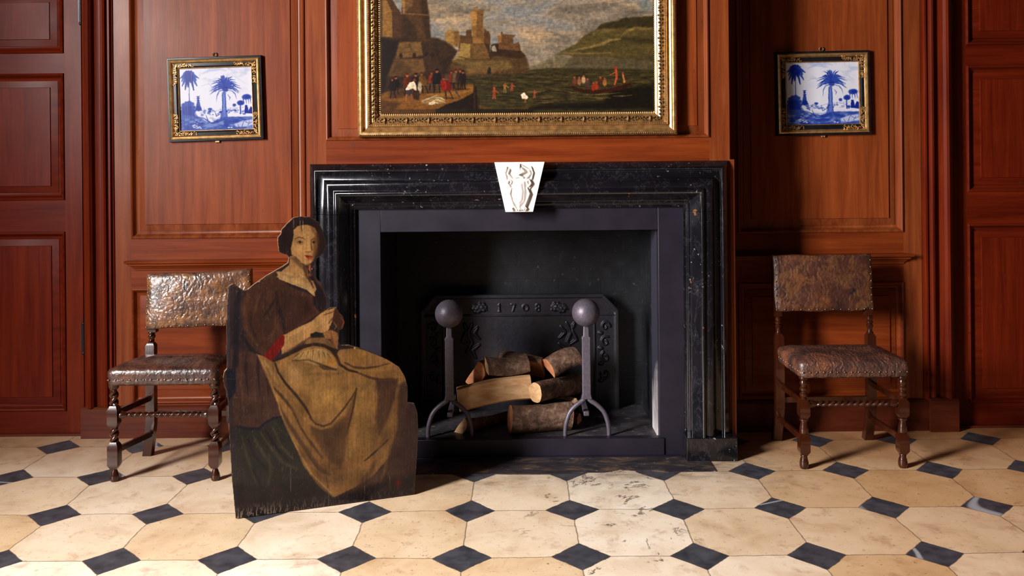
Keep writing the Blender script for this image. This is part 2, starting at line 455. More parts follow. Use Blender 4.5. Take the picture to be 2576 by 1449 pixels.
def bark_mat():
    n = NT('log_bark'); v = n.coords()
    k = n.noise(n.coords((1, 1, 1)), 26, 6, 0.7, 0.6)
    c = n.ramp(k, [(0.3, srgb(58, 40, 32)), (0.52, srgb(106, 78, 62)), (0.72, srgb(152, 124, 104))])
    vo = n.new('ShaderNodeTexVoronoi', {'Vector': n.new('ShaderNodeVectorMath', {0: n.coords((.5, 1, 1)), 1: n.new('ShaderNodeVectorMath', {0: n.new('ShaderNodeTexNoise', {'Vector': v, 'Scale': 18.0}).outputs[1], 1: (.06, .06, .06)}, operation='MULTIPLY').outputs[0]}, operation='ADD').outputs[0], 'Scale': 30.0}, feature='DISTANCE_TO_EDGE').outputs[0]
    c = n.mix(n.ramp(vo, [(0.0, G3(0.3)), (0.05, G3(0))]), c, srgb(48, 32, 26))
    return n.out(c, 0.75, n.bump(n.math('ADD', k, vo), 0.8, 0.006), 0.3)
M_BARK = bark_mat()
def cut_mat(name, a, b):
    n = NT(name)
    k = n.noise(n.coords((8, 30, 30)), 1.5, 5, 0.6, 0.5)
    c = n.ramp(k, [(0.3, a), (0.7, b)])
    return n.out(c, 0.6, n.bump(k, 0.4, 0.003), 0.3)
M_CUT = cut_mat('pale_split_wood', srgb(196, 142, 92), srgb(232, 192, 146))
M_CUTO = cut_mat('orange_split_wood', srgb(168, 96, 58), srgb(214, 148, 104))

def paint_mat(name, rough=0.4, coat=0.2, weave=0.0, spec=0.18):
    n = NT(name)
    c = n.new('ShaderNodeAttribute', attribute_name='paint').outputs[0]
    v = n.coords((40, 40, 3) if not weave else (1, 1, 1))
    k = n.noise(v, 1.5 if not weave else 260, 4)
    return n.out(c, rough, n.bump(k, 0.15, 0.002), spec, coat, 0.15)
# ------------------------------------------------------------------ the room
W = 4.47        # face of the panelled bays
CH = 4.12       # face of the chimney breast
LX, RX = -4.0, 4.2
def struct(mb, name, mats, **kw):
    return tag(mb.build(name, mats, **kw), kind='structure')

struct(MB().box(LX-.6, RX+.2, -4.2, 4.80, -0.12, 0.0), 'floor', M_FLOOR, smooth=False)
struct(MB().box(LX-.6, RX+.2, -3.2, 4.9, 4.2, 4.3), "ceiling", M_DARKOAK, smooth=False)
struct(MB().box(RX, RX+.15, -4.2, 4.45, 0, 4.2), 'wall_right', M_DARKOAK, smooth=False)
struct(MB().box(LX+.3, RX-.3, -2.9, 2.6, 0, .012), 'floor_bounce_absorber', M_DARKOAK, smooth=False)  # added dark sheet out of view, cuts bounce light off the floor
m = MB()   # left wall around its window
m.box(LX-.55, LX, -3.2, -2.15, 0, 4.2).box(LX-.55, LX, -1.25, -.40, 0, 4.2).box(LX-.55, LX, .92, 4.45, 0, 4.2)
m.box(LX-.55, LX, -.40, .92, 0, 1.20).box(LX-.55, LX, -.40, .92, 3.70, 4.2)
m.box(LX-.55, LX, -2.15, -1.25, 0, .06).box(LX-.55, LX, -2.15, -1.25, 2.25, 4.2)  # slot left open for the added highlight lamp
struct(m, 'wall_left', M_DARKOAK, smooth=False)
m = MB()
for y in (-.40, .87): m.box(LX-.53, LX-.48, y, y+.05, 1.20, 3.70)
for z in (1.20, 3.65): m.box(LX-.53, LX-.48, -.35, .87, z, z+.05)
struct(m, 'window_1', M_PLASTER, smooth=False)
m = MB().box(LX-.2, RX+.2, -3.15, -3.0, 0, 4.2)
struct(m, 'wall_front', M_DARKOAK, smooth=False)

MOULD = [(0, 0), (.002, .007), (.008, .010), (.013, .007), (.018, -.001), (.024, -.010), (.031, -.014), (.038, -.015),
         (.039, -.012), (.072, -.004), (.074, .001)]
ZB, ZD1, ZD0, ZL1, ZL0 = 1.008, .900, .848, .757, .165

def bay(x0, x1, xe0, xe1, m):
    """one bay: stiles at x0..xe0 and xe1..x1, tall panel over dado panel"""
    m.box(x0, xe0, W, W+.04, 0, 4.2, 0)
    if x1 > xe1: m.box(xe1, x1, W, W+.04, 0, 4.2, 0)
    for z0, z1 in ((0, ZL0), (ZL1, ZB), (2.85, 4.2)):
        m.box(xe0, xe1, W, W+.04, z0, z1, 1)
    m.frame(xe0, xe1, ZB, 2.85, MOULD, W, 0, 2)
    m.frame(xe0, xe1, ZL0, ZL1, MOULD, W, 1, 3)

XL0 = at(278, 300, W).x; XLe0 = at(327, 300, W).x; XLe1 = at(768, 300, W).x
XR0 = at(1845, 300, W).x; XRe0 = at(1852, 300, W).x; XRe1 = at(2270, 300, W).x; XR1 = at(2316, 300, W).x
m = MB()
bay(XL0, XLe1 + .1, XLe0, XLe1, m)
bay(XR0 - .1, XR1, XRe0, XRe1, m)
# above the doors, and the backing
m.box(LX, XL0, W+.02, W+.06, 2.35, 4.2, 1).box(XR1, RX, W+.02, W+.06, 2.35, 4.2, 1)
m.box(LX, -3.15, W, W+.06, 0, 4.2, 0).box(3.22, RX, W, W+.06, 0, 4.2, 0)
m.box(LX, -.75, W+.09, W+.15, 0, 4.2, 0).box(.85, RX, W+.09, W+.15, 0, 4.2, 0)
m.box(-.75, .85, W+.30, W+.36, 0, 4.2, 0)
struct(m, 'wall_back', [W_V, W_H, W_P, W_H], angle=25)

# dado rails
def dado(x0, x1, name):
    p = [(0, ZD0), (-.006, ZD0), (-.008, ZD0+.008), (-.014, ZD0+.014), (-.020, ZD0+.022), (-.030, ZD0+.026),
         (-.032, ZD0+.034), (-.044, ZD0+.040), (-.046, ZD0+.048), (-.040, ZD0+.053), (0, ZD0+.055)]
    rr = []
    for x, s in ((x0, 1), (x1, -1)):
        rr.append([(x - s*min(0, d)*.0 + s*(.046 + d)*1.0, W + d, z) for d, z in p])
    return struct(MB().rings(rr), name, W_H, angle=25)
dado(at(320, 660, W).x, XLe1 + .1, 'trim_1')
dado(XR0 - .1, at(2292, 650, W).x, 'trim_2')

# architraves beside the doors
def architrave(x, s, name):
    """x = door side edge, s = direction towards the bay"""
    p = [(0, 0), (0, .014), (.010, .020), (.018, .036), (.030, .043), (.042, .040), (.052, .028), (.056, .012), (.070, .006),
         (.088, .006), (.094, .020), (.100, .027), (.110, .029), (.119, .024), (.121, .012), (.128, .010), (.132, .020), (.141, .020), (.145, .008), (.152, .006), (.152, -.03), (0, -.06)]
    return struct(MB().strip([(x + s*a, W - d) for a, d in p], 0.155, 4.2), name, W_DV, angle=25)
XA = at(211, 300, W).x; XB = at(2392, 300, W).x
architrave(XA, 1, 'trim_3')
architrave(XB, -1, 'trim_4')
# plinth blocks and skirtings
def skirt(x0, x1, y, name, z=0.157):
    p = [(W, 0), (y, 0), (y, z-.012), (y+.006, z-.004), (y+.012, z), (W, z)]
    return struct(MB().rail(p, x0, x1), name, W_BASE, angle=25)
skirt(at(204, 1060, W-.03).x, XLe1 + .1, W-.035, 'baseboard_left')
skirt(XR0 - .1, at(2337, 1060, W-.03).x, W-.025, 'baseboard_right')
skirt(at(2340, 1050, W-.04).x, at(2411, 1050, W-.04).x, W-.05, 'trim_5', 0.168)

# doors
DY = W + .03
ZP = [(.124, 1.047), (1.209, 1.862), (1.964, 2.30)]
def door(x0, x1, name, op0, op1, hinge_x, hz):
    root = bpy.data.objects.new(name, None); root.location = ((x0+x1)/2, DY, 0); col.objects.link(root)
    root['kind'] = 'structure'
    m = MB()
    m.box(x0, op0, DY, DY+.045, .012, 2.38, 0).box(op1, x1, DY, DY+.045, .012, 2.38, 0)
    zz = [.012] + [q for p in ZP for q in p] + [2.38]
    for k in range(0, len(zz), 2): m.box(op0, op1, DY, DY+.045, zz[k], zz[k+1], 1)
    for z0, z1 in ZP: m.frame(op0, op1, z0, z1, MOULD, DY, 1, 2)
    leaf = m.build('door_leaf', [W_DV, W_DH, W_DP], angle=25)
    hs = []
    for z in hz:
        h = MB().tube([(hinge_x, DY-.012, z-.07), (hinge_x, DY-.012, z+.07)], .008, 12)
        h.ball((hinge_x, DY-.012, z+.076), .009).ball((hinge_x, DY-.012, z-.076), .009)
        h.box(hinge_x-.016, hinge_x+.002, DY-.004, DY, z-.065, z+.065)
        hs.append(tag(h.build('hinge', M_HINGE), 'black iron hinge'))
    rest(root, [leaf] + hs)
    return root
x1 = at(207, 500, DY).x; op1 = at(160, 60, DY).x
door(x1 - .93, x1, 'door_1', x1 - .83, op1, x1 + .006, (.50, 2.19))
x0 = at(2396, 500, DY).x; op0 = at(2429, 100, DY).x
door(x0, x0 + .93, 'door_2', op0, x0 + .84, x0 - .008, (.50, 2.10))
struct(MB().box(-3.17, x1 + .03, DY-.02, 4.62, -.002, .012), 'trim_6', W_BASE)      # threshold
struct(MB().box(x0 - .03, 4.2, DY-.02, 4.62, -.002, .012), 'trim_7', W_BASE)

# ------------------------------------------------------------------ chimney breast
CX0, CX1 = at(772, 300, CH).x, at(1834, 200, CH).x
CXR = at(1849, 700, CH).x
OX0, OX1, OZ = -.622, .684, 1.061        # fire opening
PZ = at(1300, 350, CH).z
px0, px1 = at(819, 200, CH).x, at(1783, 200, CH).x
MOULDC = [(0, 0), (.002, .008), (.008, .010), (.014, .004), (.018, -.008), (.020, -.010), (.055, -.002), (.057, .001)]
m = MB()
m.box(CX0, px0, CH, CH+.04, 1.30, 4.2, 0).box(px1, CX1, CH, CH+.04, 1.30, 4.2, 0)
m.box(px0, px1, CH, CH+.04, 1.30, PZ, 1).box(px0, px1, CH, CH+.04, 2.95, 4.2, 1)
m.frame(px0, px1, PZ, 2.95, MOULDC, CH, 0, 2)
m.box(CX0, CX0+.02, CH+.04, W+.03, 0, 4.2, 0)
m.box(CXR-.02, CXR, CH-.004, W+.03, 0, 1.389, 0).box(CX1-.02, CX1, CH+.001, W+.03, 1.389, 4.2, 0)
m.box(CX0, CX0+.20, CH+.004, CH+.04, 0, 1.3, 0).box(CX1-.20, CXR, CH+.004, CH+.04, 0, 1.3, 0)
struct(m, 'wall_chimney_breast', [W_V, W_H, W_P], angle=25)

# ------------------------------------------------------------------ fireplace
fp = thing('fireplace', 'black marble fireplace with heavy moulded surround and white carved keystone', 'fireplace', ((OX0+OX1)/2, CH, 0))
FX0, FX1, FZ = -.951, 1.014, 1.384
PROF = [(0,.0),(0,.012),(.026,.045),(.034,.051),(.041,.045),(.046,.040),(.062,.042),(.078,.050),(.088,.073),(.098,.081),(.112,.082),
        (.124,.079),(.131,.090),(.139,.095),(.148,.089),(.165,.066),(.180,.044),(.184,.037),(.196,.035),(.200,.024),(.214,.022),(.216,.0)]
def smooth_prof(P, n=4):
    out = []
    for k in range(len(P)-1):
        q = [P[max(0, min(len(P)-1, k+j))] for j in (-1, 0, 1, 2)]
        for i in range(n):
            t = i/n
            out.append(tuple(.5*((2*q[1][c])+(-q[0][c]+q[2][c])*t+(2*q[0][c]-5*q[1][c]+4*q[2][c]-q[3][c])*t*t+(-q[0][c]+3*q[1][c]-3*q[2][c]+q[3][c])*t**3) for c in (0, 1)))
    return out + [P[-1]]
PROF = PROF[:1] + smooth_prof(PROF[1:-1]) + PROF[-1:]
JZ = 1.150
m = MB().usweep(FX0, FX1, FZ, JZ, PROF, CH)
parts = [m.build('lintel', M_MARBLE, angle=62)]
for s in (0, 1):
    p = [((FX0 + t) if s == 0 else (FX1 - t), CH - d) for t, d in PROF]
    parts.append(MB().strip(p, .108, JZ - .0015).build('jamb', M_MARBLE, angle=62))
    xa, xb = (FX0 - .012, FX0 + .222) if s == 0 else (FX1 - .222, FX1 + .012)
    parts.append(MB().box(xa, xb, 4.022, CH-.001, 0.0, .108).build('plinth', M_MARBLE, bevel=.003))
# slate slips round the opening
m = MB()
sx0, sx1, sz = FX0 + .20, FX1 - .20, FZ - .20
m.box(sx0, OX0, CH-.006, CH+.074, 0, sz).box(OX1, sx1, CH-.006, CH+.074, 0, sz).box(OX0, OX1, CH-.006, CH+.074, OZ, sz)
parts.append(tag(m.build('slate_slip', M_SLIP, bevel=.002), 'dull grey slate slips inside the moulding'))
parts.append(MB().box(OX0-.001, OX1+.02, CH-.014, CH+.03, 0, .084).box(OX0-.10, OX1+.10, CH-.040, CH-.014, 0, .008).build('hearth_kerb', M_SLIP, bevel=.003))
m = MB()   # fire chamber, open to the room
m.box(OX0-.12, OX0, CH+.075, 4.72, 0, 1.62).box(OX1, OX1+.12, CH+.075, 4.72, 0, 1.62)
m.box(OX0-.12, OX1+.12, 4.70, 4.76, 0, 1.62).box(OX0-.12, OX1+.12, CH+.075, 4.76, 1.60, 1.66)
m.box(OX0-.12, OX1+.12, CH+.04, CH+.075, 1.19, 1.62)
struct(m, 'wall_fire_chamber', M_SOOT, smooth=False)
struct(MB().box(OX1-.007, OX1-.001, CH+.032, CH+.17, .0805, OZ-.002), 'trim_painted_light', M_REVEAL_LIGHT, smooth=False)  # added lining that carries the painted daylight of the right reveal
struct(MB().box(OX0, OX1, CH+.03, 4.70, 0, .080), 'floor_inner_hearth', M_ASH, smooth=False)
m = MB()
random.seed(4)
xs = [OX0 - .20 + i*(1.70+.02)/24 for i in range(25)]
top = [(x, 3.885 + random.uniform(-.012, .012) + (.03 if abs(x-.55) < .12 else 0)) for x in xs]
vs = [(x, y, .0035) for x, y in top] + [(x, CH-.03, .0035) for x in xs] + [(x, y, -.001) for x, y in top] + [(x, CH-.03, -.001) for x in xs]
N = 25; fs = []
for i in range(N-1):
    fs += [(i, i+1, N+i+1, N+i), (2*N+i, 2*N+i+1, i+1, i)]
m.add(vs, fs)
parts.append(tag(m.build('outer_hearth_slab', M_SLAB, smooth=False), 'stained dark stone slab before the kerb'))
rest(fp, parts)
# ------------------------------------------------------------------ painting on surfaces
def _hash(ix, iy, seed):
    h = (ix.astype(np.int64)*374761393 + iy.astype(np.int64)*668265263 + seed*1274126177) & 0x7fffffff
    h = ((h ^ (h >> 13)) * 1274126177) & 0x7fffffff
    return ((h ^ (h >> 16)) & 0xffff) / 65535.0

def vnoise(x, y, seed=0, octaves=4, rough=0.5):
    out = np.zeros_like(x); amp = 1.0; tot = 0.0
    for o in range(octaves):
        fx, fy = np.floor(x), np.floor(y)
        tx, ty = x - fx, y - fy
        tx, ty = tx*tx*(3-2*tx), ty*ty*(3-2*ty)
        a, b = _hash(fx, fy, seed+o), _hash(fx+1, fy, seed+o)
        c, d = _hash(fx, fy+1, seed+o), _hash(fx+1, fy+1, seed+o)
        out += amp * ((a*(1-tx)+b*tx)*(1-ty) + (c*(1-tx)+d*tx)*ty)
        tot += amp; amp *= rough; x = x*2.03 + 7.1; y = y*2.03 + 3.7
    return out / tot

class Paint:
    """layers of brushwork over arrays of sketch positions U, V"""
    def __init__(self, U, V, base):
        self.U, self.V = U, V
        self.C = np.empty(U.shape + (3,)); self.C[:] = np.array(base[:3], float)
        self.du = vnoise(U*.35, V*.35, 91, 2) - .5
        self.dv = vnoise(U*.35, V*.35, 57, 2) - .5
        self.wob = 1.6
    def _win(self, pts, pad):
        p = np.array(pts, float)
        x0, y0 = p.min(0) - pad; x1, y1 = p.max(0) + pad
        mk = (self.U >= x0) & (self.U <= x1) & (self.V >= y0) & (self.V <= y1)
        if not mk.any(): return None
        r = np.where(mk.any(1))[0]; c = np.where(mk.any(0))[0]
        return slice(r[0], r[-1]+1), slice(c[0], c[-1]+1)
    def _apply(self, w, a, color):
        col_ = np.array(color[:3], float)
        self.C[w] = self.C[w]*(1-a[..., None]) + col_*a[..., None]
    def dist(self, pts, w, closed):
        U = self.U[w] + self.du[w]*self.wob; V = self.V[w] + self.dv[w]*self.wob
        p = [(float(a), float(b)) for a, b in pts]
        n = len(p); best = np.full(U.shape, 1e9); tb = np.zeros(U.shape); ins = np.zeros(U.shape, bool)
        for i in range(n if closed else n-1):
            (ax, ay), (bx, by) = p[i], p[(i+1) % n]
            ex, ey = bx-ax, by-ay; L = ex*ex+ey*ey + 1e-9
            t = np.clip(((U-ax)*ex + (V-ay)*ey)/L, 0, 1)
            d = np.hypot(U-ax-t*ex, V-ay-t*ey)
            k = d < best
            best = np.where(k, d, best); tb = np.where(k, (i+t)/max(1, n-1), tb)
            if closed:
                cr = ((ay > V) != (by > V)) & (U < (bx-ax)*(V-ay)/(by-ay+1e-12) + ax)
                ins ^= cr
        return best, tb, ins
    def poly(self, pts, color, soft=1.0, alpha=1.0):
        w = self._win(pts, soft + 2)
        if w is None: return
        d, _, ins = self.dist(pts, w, True)
        s = np.where(ins, d, -d)
        a = np.clip(s/(2*soft) + .5, 0, 1); a = a*a*(3-2*a)
        self._apply(w, a*alpha, color)
    def line(self, pts, width, color, soft=0.8, alpha=1.0, taper=False):
        mw = max(width) if hasattr(width, '__len__') else width
        w = self._win(pts, mw + soft + 2)
        if w is None: return
        d, t, _ = self.dist(pts, w, False)
        if hasattr(width, '__len__'): ww = np.interp(t, np.linspace(0, 1, len(width)), width)
        else: ww = width * (np.sqrt(np.clip(1 - (2*t-1)**2, .05, 1)) if taper else 1.0)
        a = np.clip((ww/2 - d)/(2*soft) + .5, 0, 1); a = a*a*(3-2*a)
        self._apply(w, a*alpha, color)
    def dab(self, c, rx, ry, color, soft=0.6, alpha=1.0):
        w = self._win([(c[0]-rx, c[1]-ry), (c[0]+rx, c[1]+ry)], soft*3+2)
        if w is None: return
        q = np.hypot((self.U[w]+self.du[w]*self.wob-c[0])/rx, (self.V[w]+self.dv[w]*self.wob-c[1])/ry)
        a = np.clip((1-q)*min(rx, ry)/(2*soft) + .5, 0, 1)
        self._apply(w, a*alpha, color)
    def glow(self, c, rx, ry, color, alpha=1.0):
        w = self._win([(c[0]-rx*2, c[1]-ry*2), (c[0]+rx*2, c[1]+ry*2)], 1)
        if w is None: return
        q = ((self.U[w]-c[0])/rx)**2 + ((self.V[w]-c[1])/ry)**2
        self._apply(w, np.exp(-q)*alpha, color)
    def mul(self, k):
        self.C *= k[..., None]

def paint_grid(name, P3, C, mask, mats, gain=1.0):
    """P3: (rows, cols, 3) points; one vertex per brush sample, colours stored as the 'paint' attribute"""
    h, w = mask.shape
    idx = np.arange(h*w).reshape(h, w)
    q = mask[:-1, :-1] & mask[1:, :-1] & mask[:-1, 1:] & mask[1:, 1:]
    quads = np.stack([idx[:-1, :-1][q], idx[:-1, 1:][q], idx[1:, 1:][q], idx[1:, :-1][q]], 1)
    used = np.unique(quads); remap = np.full(h*w, -1); remap[used] = np.arange(len(used))
    quads = remap[quads]
    me = bpy.data.meshes.new(name)
    me.vertices.add(len(used)); me.vertices.foreach_set('co', P3.reshape(-1, 3)[used].astype(np.float32).ravel())
    nq = len(quads)
    me.loops.add(nq*4); me.loops.foreach_set('vertex_index', quads.astype(np.int32).ravel())
    me.polygons.add(nq)
    me.polygons.foreach_set('loop_start', np.arange(0, nq*4, 4, dtype=np.int32))
    me.update(calc_edges=True)
    if C is not None:
        c = np.clip(C.reshape(-1, 3)[used]/255.0, 0, 1)
        lin = np.where(c > .04045, ((c+.055)/1.055)**2.4, c/12.92)*gain
        a = me.color_attributes.new('paint', 'FLOAT_COLOR', 'POINT')
        a.data.foreach_set('color', np.concatenate([np.clip(lin, 0, 1), np.ones((len(lin), 1))], 1).astype(np.float32).ravel())
    me.polygons.foreach_set('use_smooth', [True]*nq)
    for m in (mats if isinstance(mats, list) else [mats]): me.materials.append(m)
    o = bpy.data.objects.new(name, me); col.objects.link(o)
    return o

def sketch(P3):
    """sketch positions (the units the brushwork is written in) of surface points"""
    a = P3[..., 0]*FOC/P3[..., 1]; b = (EYE - P3[..., 2])*FOC/P3[..., 1]
    k = 1 + ROLL*ROLL
    return 1288 + (a + ROLL*b)/k, HOR + (b - ROLL*a)/k

# ------------------------------------------------------------------ painted dummy board
OUT = [(593,1306),(588,1250),(584,1209),(580,1140),(576,1082),(573,1003),(570,986),(563,968),(561,952),(564,936),(571,928),(571,890),(570,830),
       (571,770),(574,735),(575,720),(586,714),(598,722),(611,731),(623,729),(637,717),(650,708),(670,694),(694,680),(712,670),(725,661),
       (727,648),(722,641),(706,637),(702,632),(699,610),(699,598),(707,588),(709,577),(722,563),(738,548),(752,545),(780,546),(802,559),
       (812,581),(819,603),(820,622),(812,639),(800,648),(788,658),(777,669),(776,677),(785,691),(795,699),(805,710),(816,730),(823,749),(822,766),
       (820,779),(832,774),(846,774),(851,784),(863,796),(867,812),(862,826),(853,832),(852,846),(850,860),(857,868),(879,869),(904,876),
       (932,887),(960,898),(982,909),(1004,923),(1018,946),(1025,971),(1025,1012),(1042,1015),(1050,1038),(1052,1082),(1049,1146),(1046,1187),(1042,1243)]
BA, BB = Vector((-1.094, 3.42, 0)), Vector((-.421, 3.654, 0))
bdir = (BB - BA).normalized(); bnor = Vector((bdir.y, -bdir.x, 0))       # towards the room
def board_sz(u, v):
    """distance along the board and height of a sketch position"""
    d = at(u, v, 1.0) - Vector((0, 0, EYE))
    o = Vector((0, 0, EYE))
    t = (BA - o).dot(bnor) / d.dot(bnor)
    p = o + d*t
    return (p - BA).dot(bdir), p.z
outl = [board_sz(u, v) for u, v in OUT]
LIFT = 0.004
outl = [(s, max(z, LIFT)) for s, z in outl]
def bpt(s, z, off=0.0): return BA + bdir*s + bnor*off + Vector((0, 0, z))
sm = np.array(outl); s0, z0 = sm.min(0); s1, z1 = sm.max(0)
STEP = .0019
ss = np.arange(s0, s1 + STEP, STEP); zs = np.arange(z0, z1 + STEP, STEP)
SS, ZZ = np.meshgrid(ss, zs)
P3 = np.stack([BA.x + bdir.x*SS, BA.y + bdir.y*SS, ZZ], -1)
U, V = sketch(P3)
pt = Paint(U, V, (44, 33, 33))
def c4(*p): return [(540 + x/3.623, 520 + y/3.623) for x, y in p]
def c5(*p): return [(560 + x/3.15, 860 + y/3.15) for x, y in p]
def cf(*p): return [(670 + x/7.625, 530 + y/7.625) for x, y in p]
# back of the painted chair and the dress behind
pt.poly(c5((-10,-560),(300,-560),(480,160),(470,620),(60,700),(-20,1450)), (50,38,38), 4)
pt.poly(c5((60,60),(300,80),(400,250),(470,600),(280,690),(90,670)), (66,45,38), 6)
for x, w_ in ((95, 10), (190, 8), (285, 9), (350, 6)):
    pt.line(c5((x,80),(x-6,220),(x+12,420)), [3, w_, 2], (36,27,32), 3, .8)
for x in (140, 240, 330): pt.line(c5((x,90),(x+8,300),(x+30,600)), [4, 9, 3], (84,58,44), 3, .5)
pt.line(c4((135,720),(128,900),(125,1450)), 5, (60,58,72), 1.5, .7)
pt.line(c4((230,740),(200,900),(190,1440)), [5,16,14], (30,26,34), 4, .8)
pt.poly(c5((25,215),(95,215),(105,300),(100,400),(50,470)), (24,24,36), 2)
pt.line(c5((20,293),(105,296)), 1.2, (70,40,30), .5, .8)
# bodice and sleeve
pt.poly(c4((560,590),(400,690),(290,770),(240,900),(250,1080),(310,1240),(440,1365),(620,1170),(740,1120),(900,1010),(1010,940),(1025,830),(960,690),(900,660),(880,800),(700,740)), (66,42,32), 2)
pt.poly(c4((880,640),(930,690),(985,760),(1022,840),(1016,920),(960,960),(900,900),(900,780)), (34,24,28), 3)
pt.poly(c4((600,780),(700,790),(860,830),(900,960),(700,1120),(640,1140),(600,900)), (58,36,30), 6)
pt.line(c4((560,780),(575,900),(620,1050),(640,1150)), [6,12,5], (36,27,28), 4, .85)
pt.line(c4((300,800),(270,950),(290,1120),(390,1270)), [5,9,4], (86,58,40), 4, .7)
pt.line(c4((410,800),(370,930),(350,1010)), [3,7,2], (84,56,38), 3, .7)
pt.line(c4((540,860),(480,960),(440,1000)), [4,8,2], (40,28,26), 3, .8)
pt.line(c4((560,1000),(560,1100),(500,1200)), [3,12,4], (88,60,38), 5, .7)
pt.line(c4((330,960),(330,1080),(380,1200)), [3,8,3], (44,30,28), 3, .7)
pt.line(c4((480,740),(430,820),(400,900)), [3,6,2], (50,34,28), 3, .6)
pt.line(c4((400,680),(470,640),(560,590)), [2,3,2], (104,74,52), 1.2, .5)
pt.line(c4((250,1180),(330,1300),(440,1370)), [4,9,5], (30,24,28), 4, .8)
# neck and chest
SK = (164,124,76)
pt.poly(cf((190,1270),(330,1130),(440,1040),(450,880),(520,860),(720,1060),(790,1110),(800,1250),(850,1330),(900,1350),(960,1500),(940,1560),(700,1480),(400,1370)), SK, 1.5)
pt.poly(c4((560,590),(690,600),(850,700),(910,770),(912,812),(840,752),(700,690),(590,655)), (176,142,92), 2)
pt.line(c4((585,655),(700,700),(840,755),(910,812)), 2, (196,164,112), 1, .8)
pt.line(c4((590,600),(690,640),(760,640)), [2,6,2], (130,96,60), 3, .6)
pt.poly(cf((430,900),(560,880),(680,1010),(740,1060),(760,1180),(640,1080),(520,960)), (88,64,42), 4, .75)
pt.poly(cf((700,1060),(800,1060),(790,1230),(860,1320),(830,1360),(740,1240)), (70,46,34), 3, .8)
pt.line(cf((800,1290),(870,1400),(900,1480)), [3,5,2], (60,40,34), 1.5, .8)
pt.dab(cf((830,1230))[0], 4, 4, (150,96,54), 2, .8)
pt.line(cf((640,1210),(690,1260),(740,1270)), [2,4,1], (196,170,130), 1.5, .6)
# head
pt.poly(cf((240,440),(300,360),(520,170),(600,120),(850,120),(1010,220),(1100,420),(1140,560),(1130,720),(1060,830),(960,930),(880,1000),(960,700),(980,560),(950,380),(800,250),(600,300),(520,500),(480,760),(440,860),(250,790),(225,600)), (38,26,24), 1.5)
pt.poly(cf((520,370),(600,300),(690,275),(780,270),(860,290),(930,340),(970,430),(990,540),(988,660),(970,780),(930,890),(890,960),(850,1010),(800,1050),(740,1045),(680,1010),(620,940),(560,880),(490,850),(470,740),(500,600),(525,460)), SK, 1.6)
pt.glow(cf((640,400))[0], 8, 7, (176,132,74), .8)
pt.glow(cf((620,720))[0], 9, 9, (184,142,92), .8)
pt.glow(cf((560,560))[0], 4, 6, (140,100,58), .5)
pt.poly(cf((850,290),(930,340),(990,450),(1000,640),(980,800),(900,960),(860,940),(900,800),(900,640),(880,560),(930,480),(880,400)), (100,66,40), 4, .85)
pt.poly(cf((960,420),(1010,480),(1010,760),(950,900),(930,880),(980,700),(970,560)), (58,38,28), 3, .9)
pt.glow(cf((780,960))[0], 4, 3, (168,124,72), .7)
pt.line(cf((680,1010),(760,1050),(840,1010)), [2,5,2], (88,60,38), 2, .7)
pt.line(cf((545,540),(620,512),(700,522),(740,560)), [1.2,2.4,2.6,1.5], (72,50,32), 1.0, .8)
pt.line(cf((860,565),(910,535),(990,550)), [1.5,2.4,1.5], (70,46,30), 1.0, .8)
pt.poly(cf((590,600),(640,575),(700,600),(690,625),(640,640),(600,625)), (120,86,54), 1.2, .9)
pt.line(cf((592,602),(640,580),(705,604)), [1,1.8,1.2], (52,34,24), .6, .9)
pt.dab(cf((640,608))[0], 2.6, 2.6, (42,28,20), .7)
pt.dab(cf((618,612))[0], 1.3, 1.1, (176,148,106), .5, .7)
pt.line(cf((600,640),(650,655),(705,635)), 1.2, (112,78,48), .8, .7)
pt.poly(cf((870,600),(915,580),(965,600),(950,628),(900,636)), (96,64,40), 1.2, .9)
pt.line(cf((868,600),(915,580),(970,600)), [1,1.8,1], (46,30,22), .6, .9)
pt.dab(cf((908,608))[0], 2.5, 2.6, (38,25,20), .7)
pt.line(cf((860,555),(858,640),(872,730),(880,760)), [2,3,4,3], (92,62,36), 1.4, .85)
pt.line(cf((800,560),(800,640),(810,720)), [2,3,4], (186,142,86), 1.4, .7)
pt.dab(cf((815,745))[0], 3.2, 2.8, (192,146,88), 1.4, .9)
pt.line(cf((750,785),(800,795),(860,790)), [1.6,2.2,1.6], (92,54,32), .9, .9)
pt.glow(cf((800,835))[0], 3, 1.6, (176,128,78), .7)
pt.poly(cf((738,858),(790,850),(815,862),(850,858),(890,880),(850,905),(800,905),(765,893)), (116,46,30), .8)
pt.poly(cf((765,895),(880,888),(850,930),(805,935)), (142,56,36), .8)
pt.line(cf((738,860),(790,884),(885,882)), 1.1, (80,28,20), .5, .9)
pt.line(cf((760,945),(810,955),(860,940)), [1,2.4,1], (104,72,44), 1, .7)
pt.line(cf((670,290),(672,360),(690,400)), [2.4,1.6,1], (60,40,28), .6, .9)
for x in (520, 640): pt.line(cf((x,130),(x+4,230),(x+12,330)), .9, (128,112,116), .4, .8)
pt.line(cf((700,170),(705,300),(712,480)), .9, (190,170,150), .4, .6)
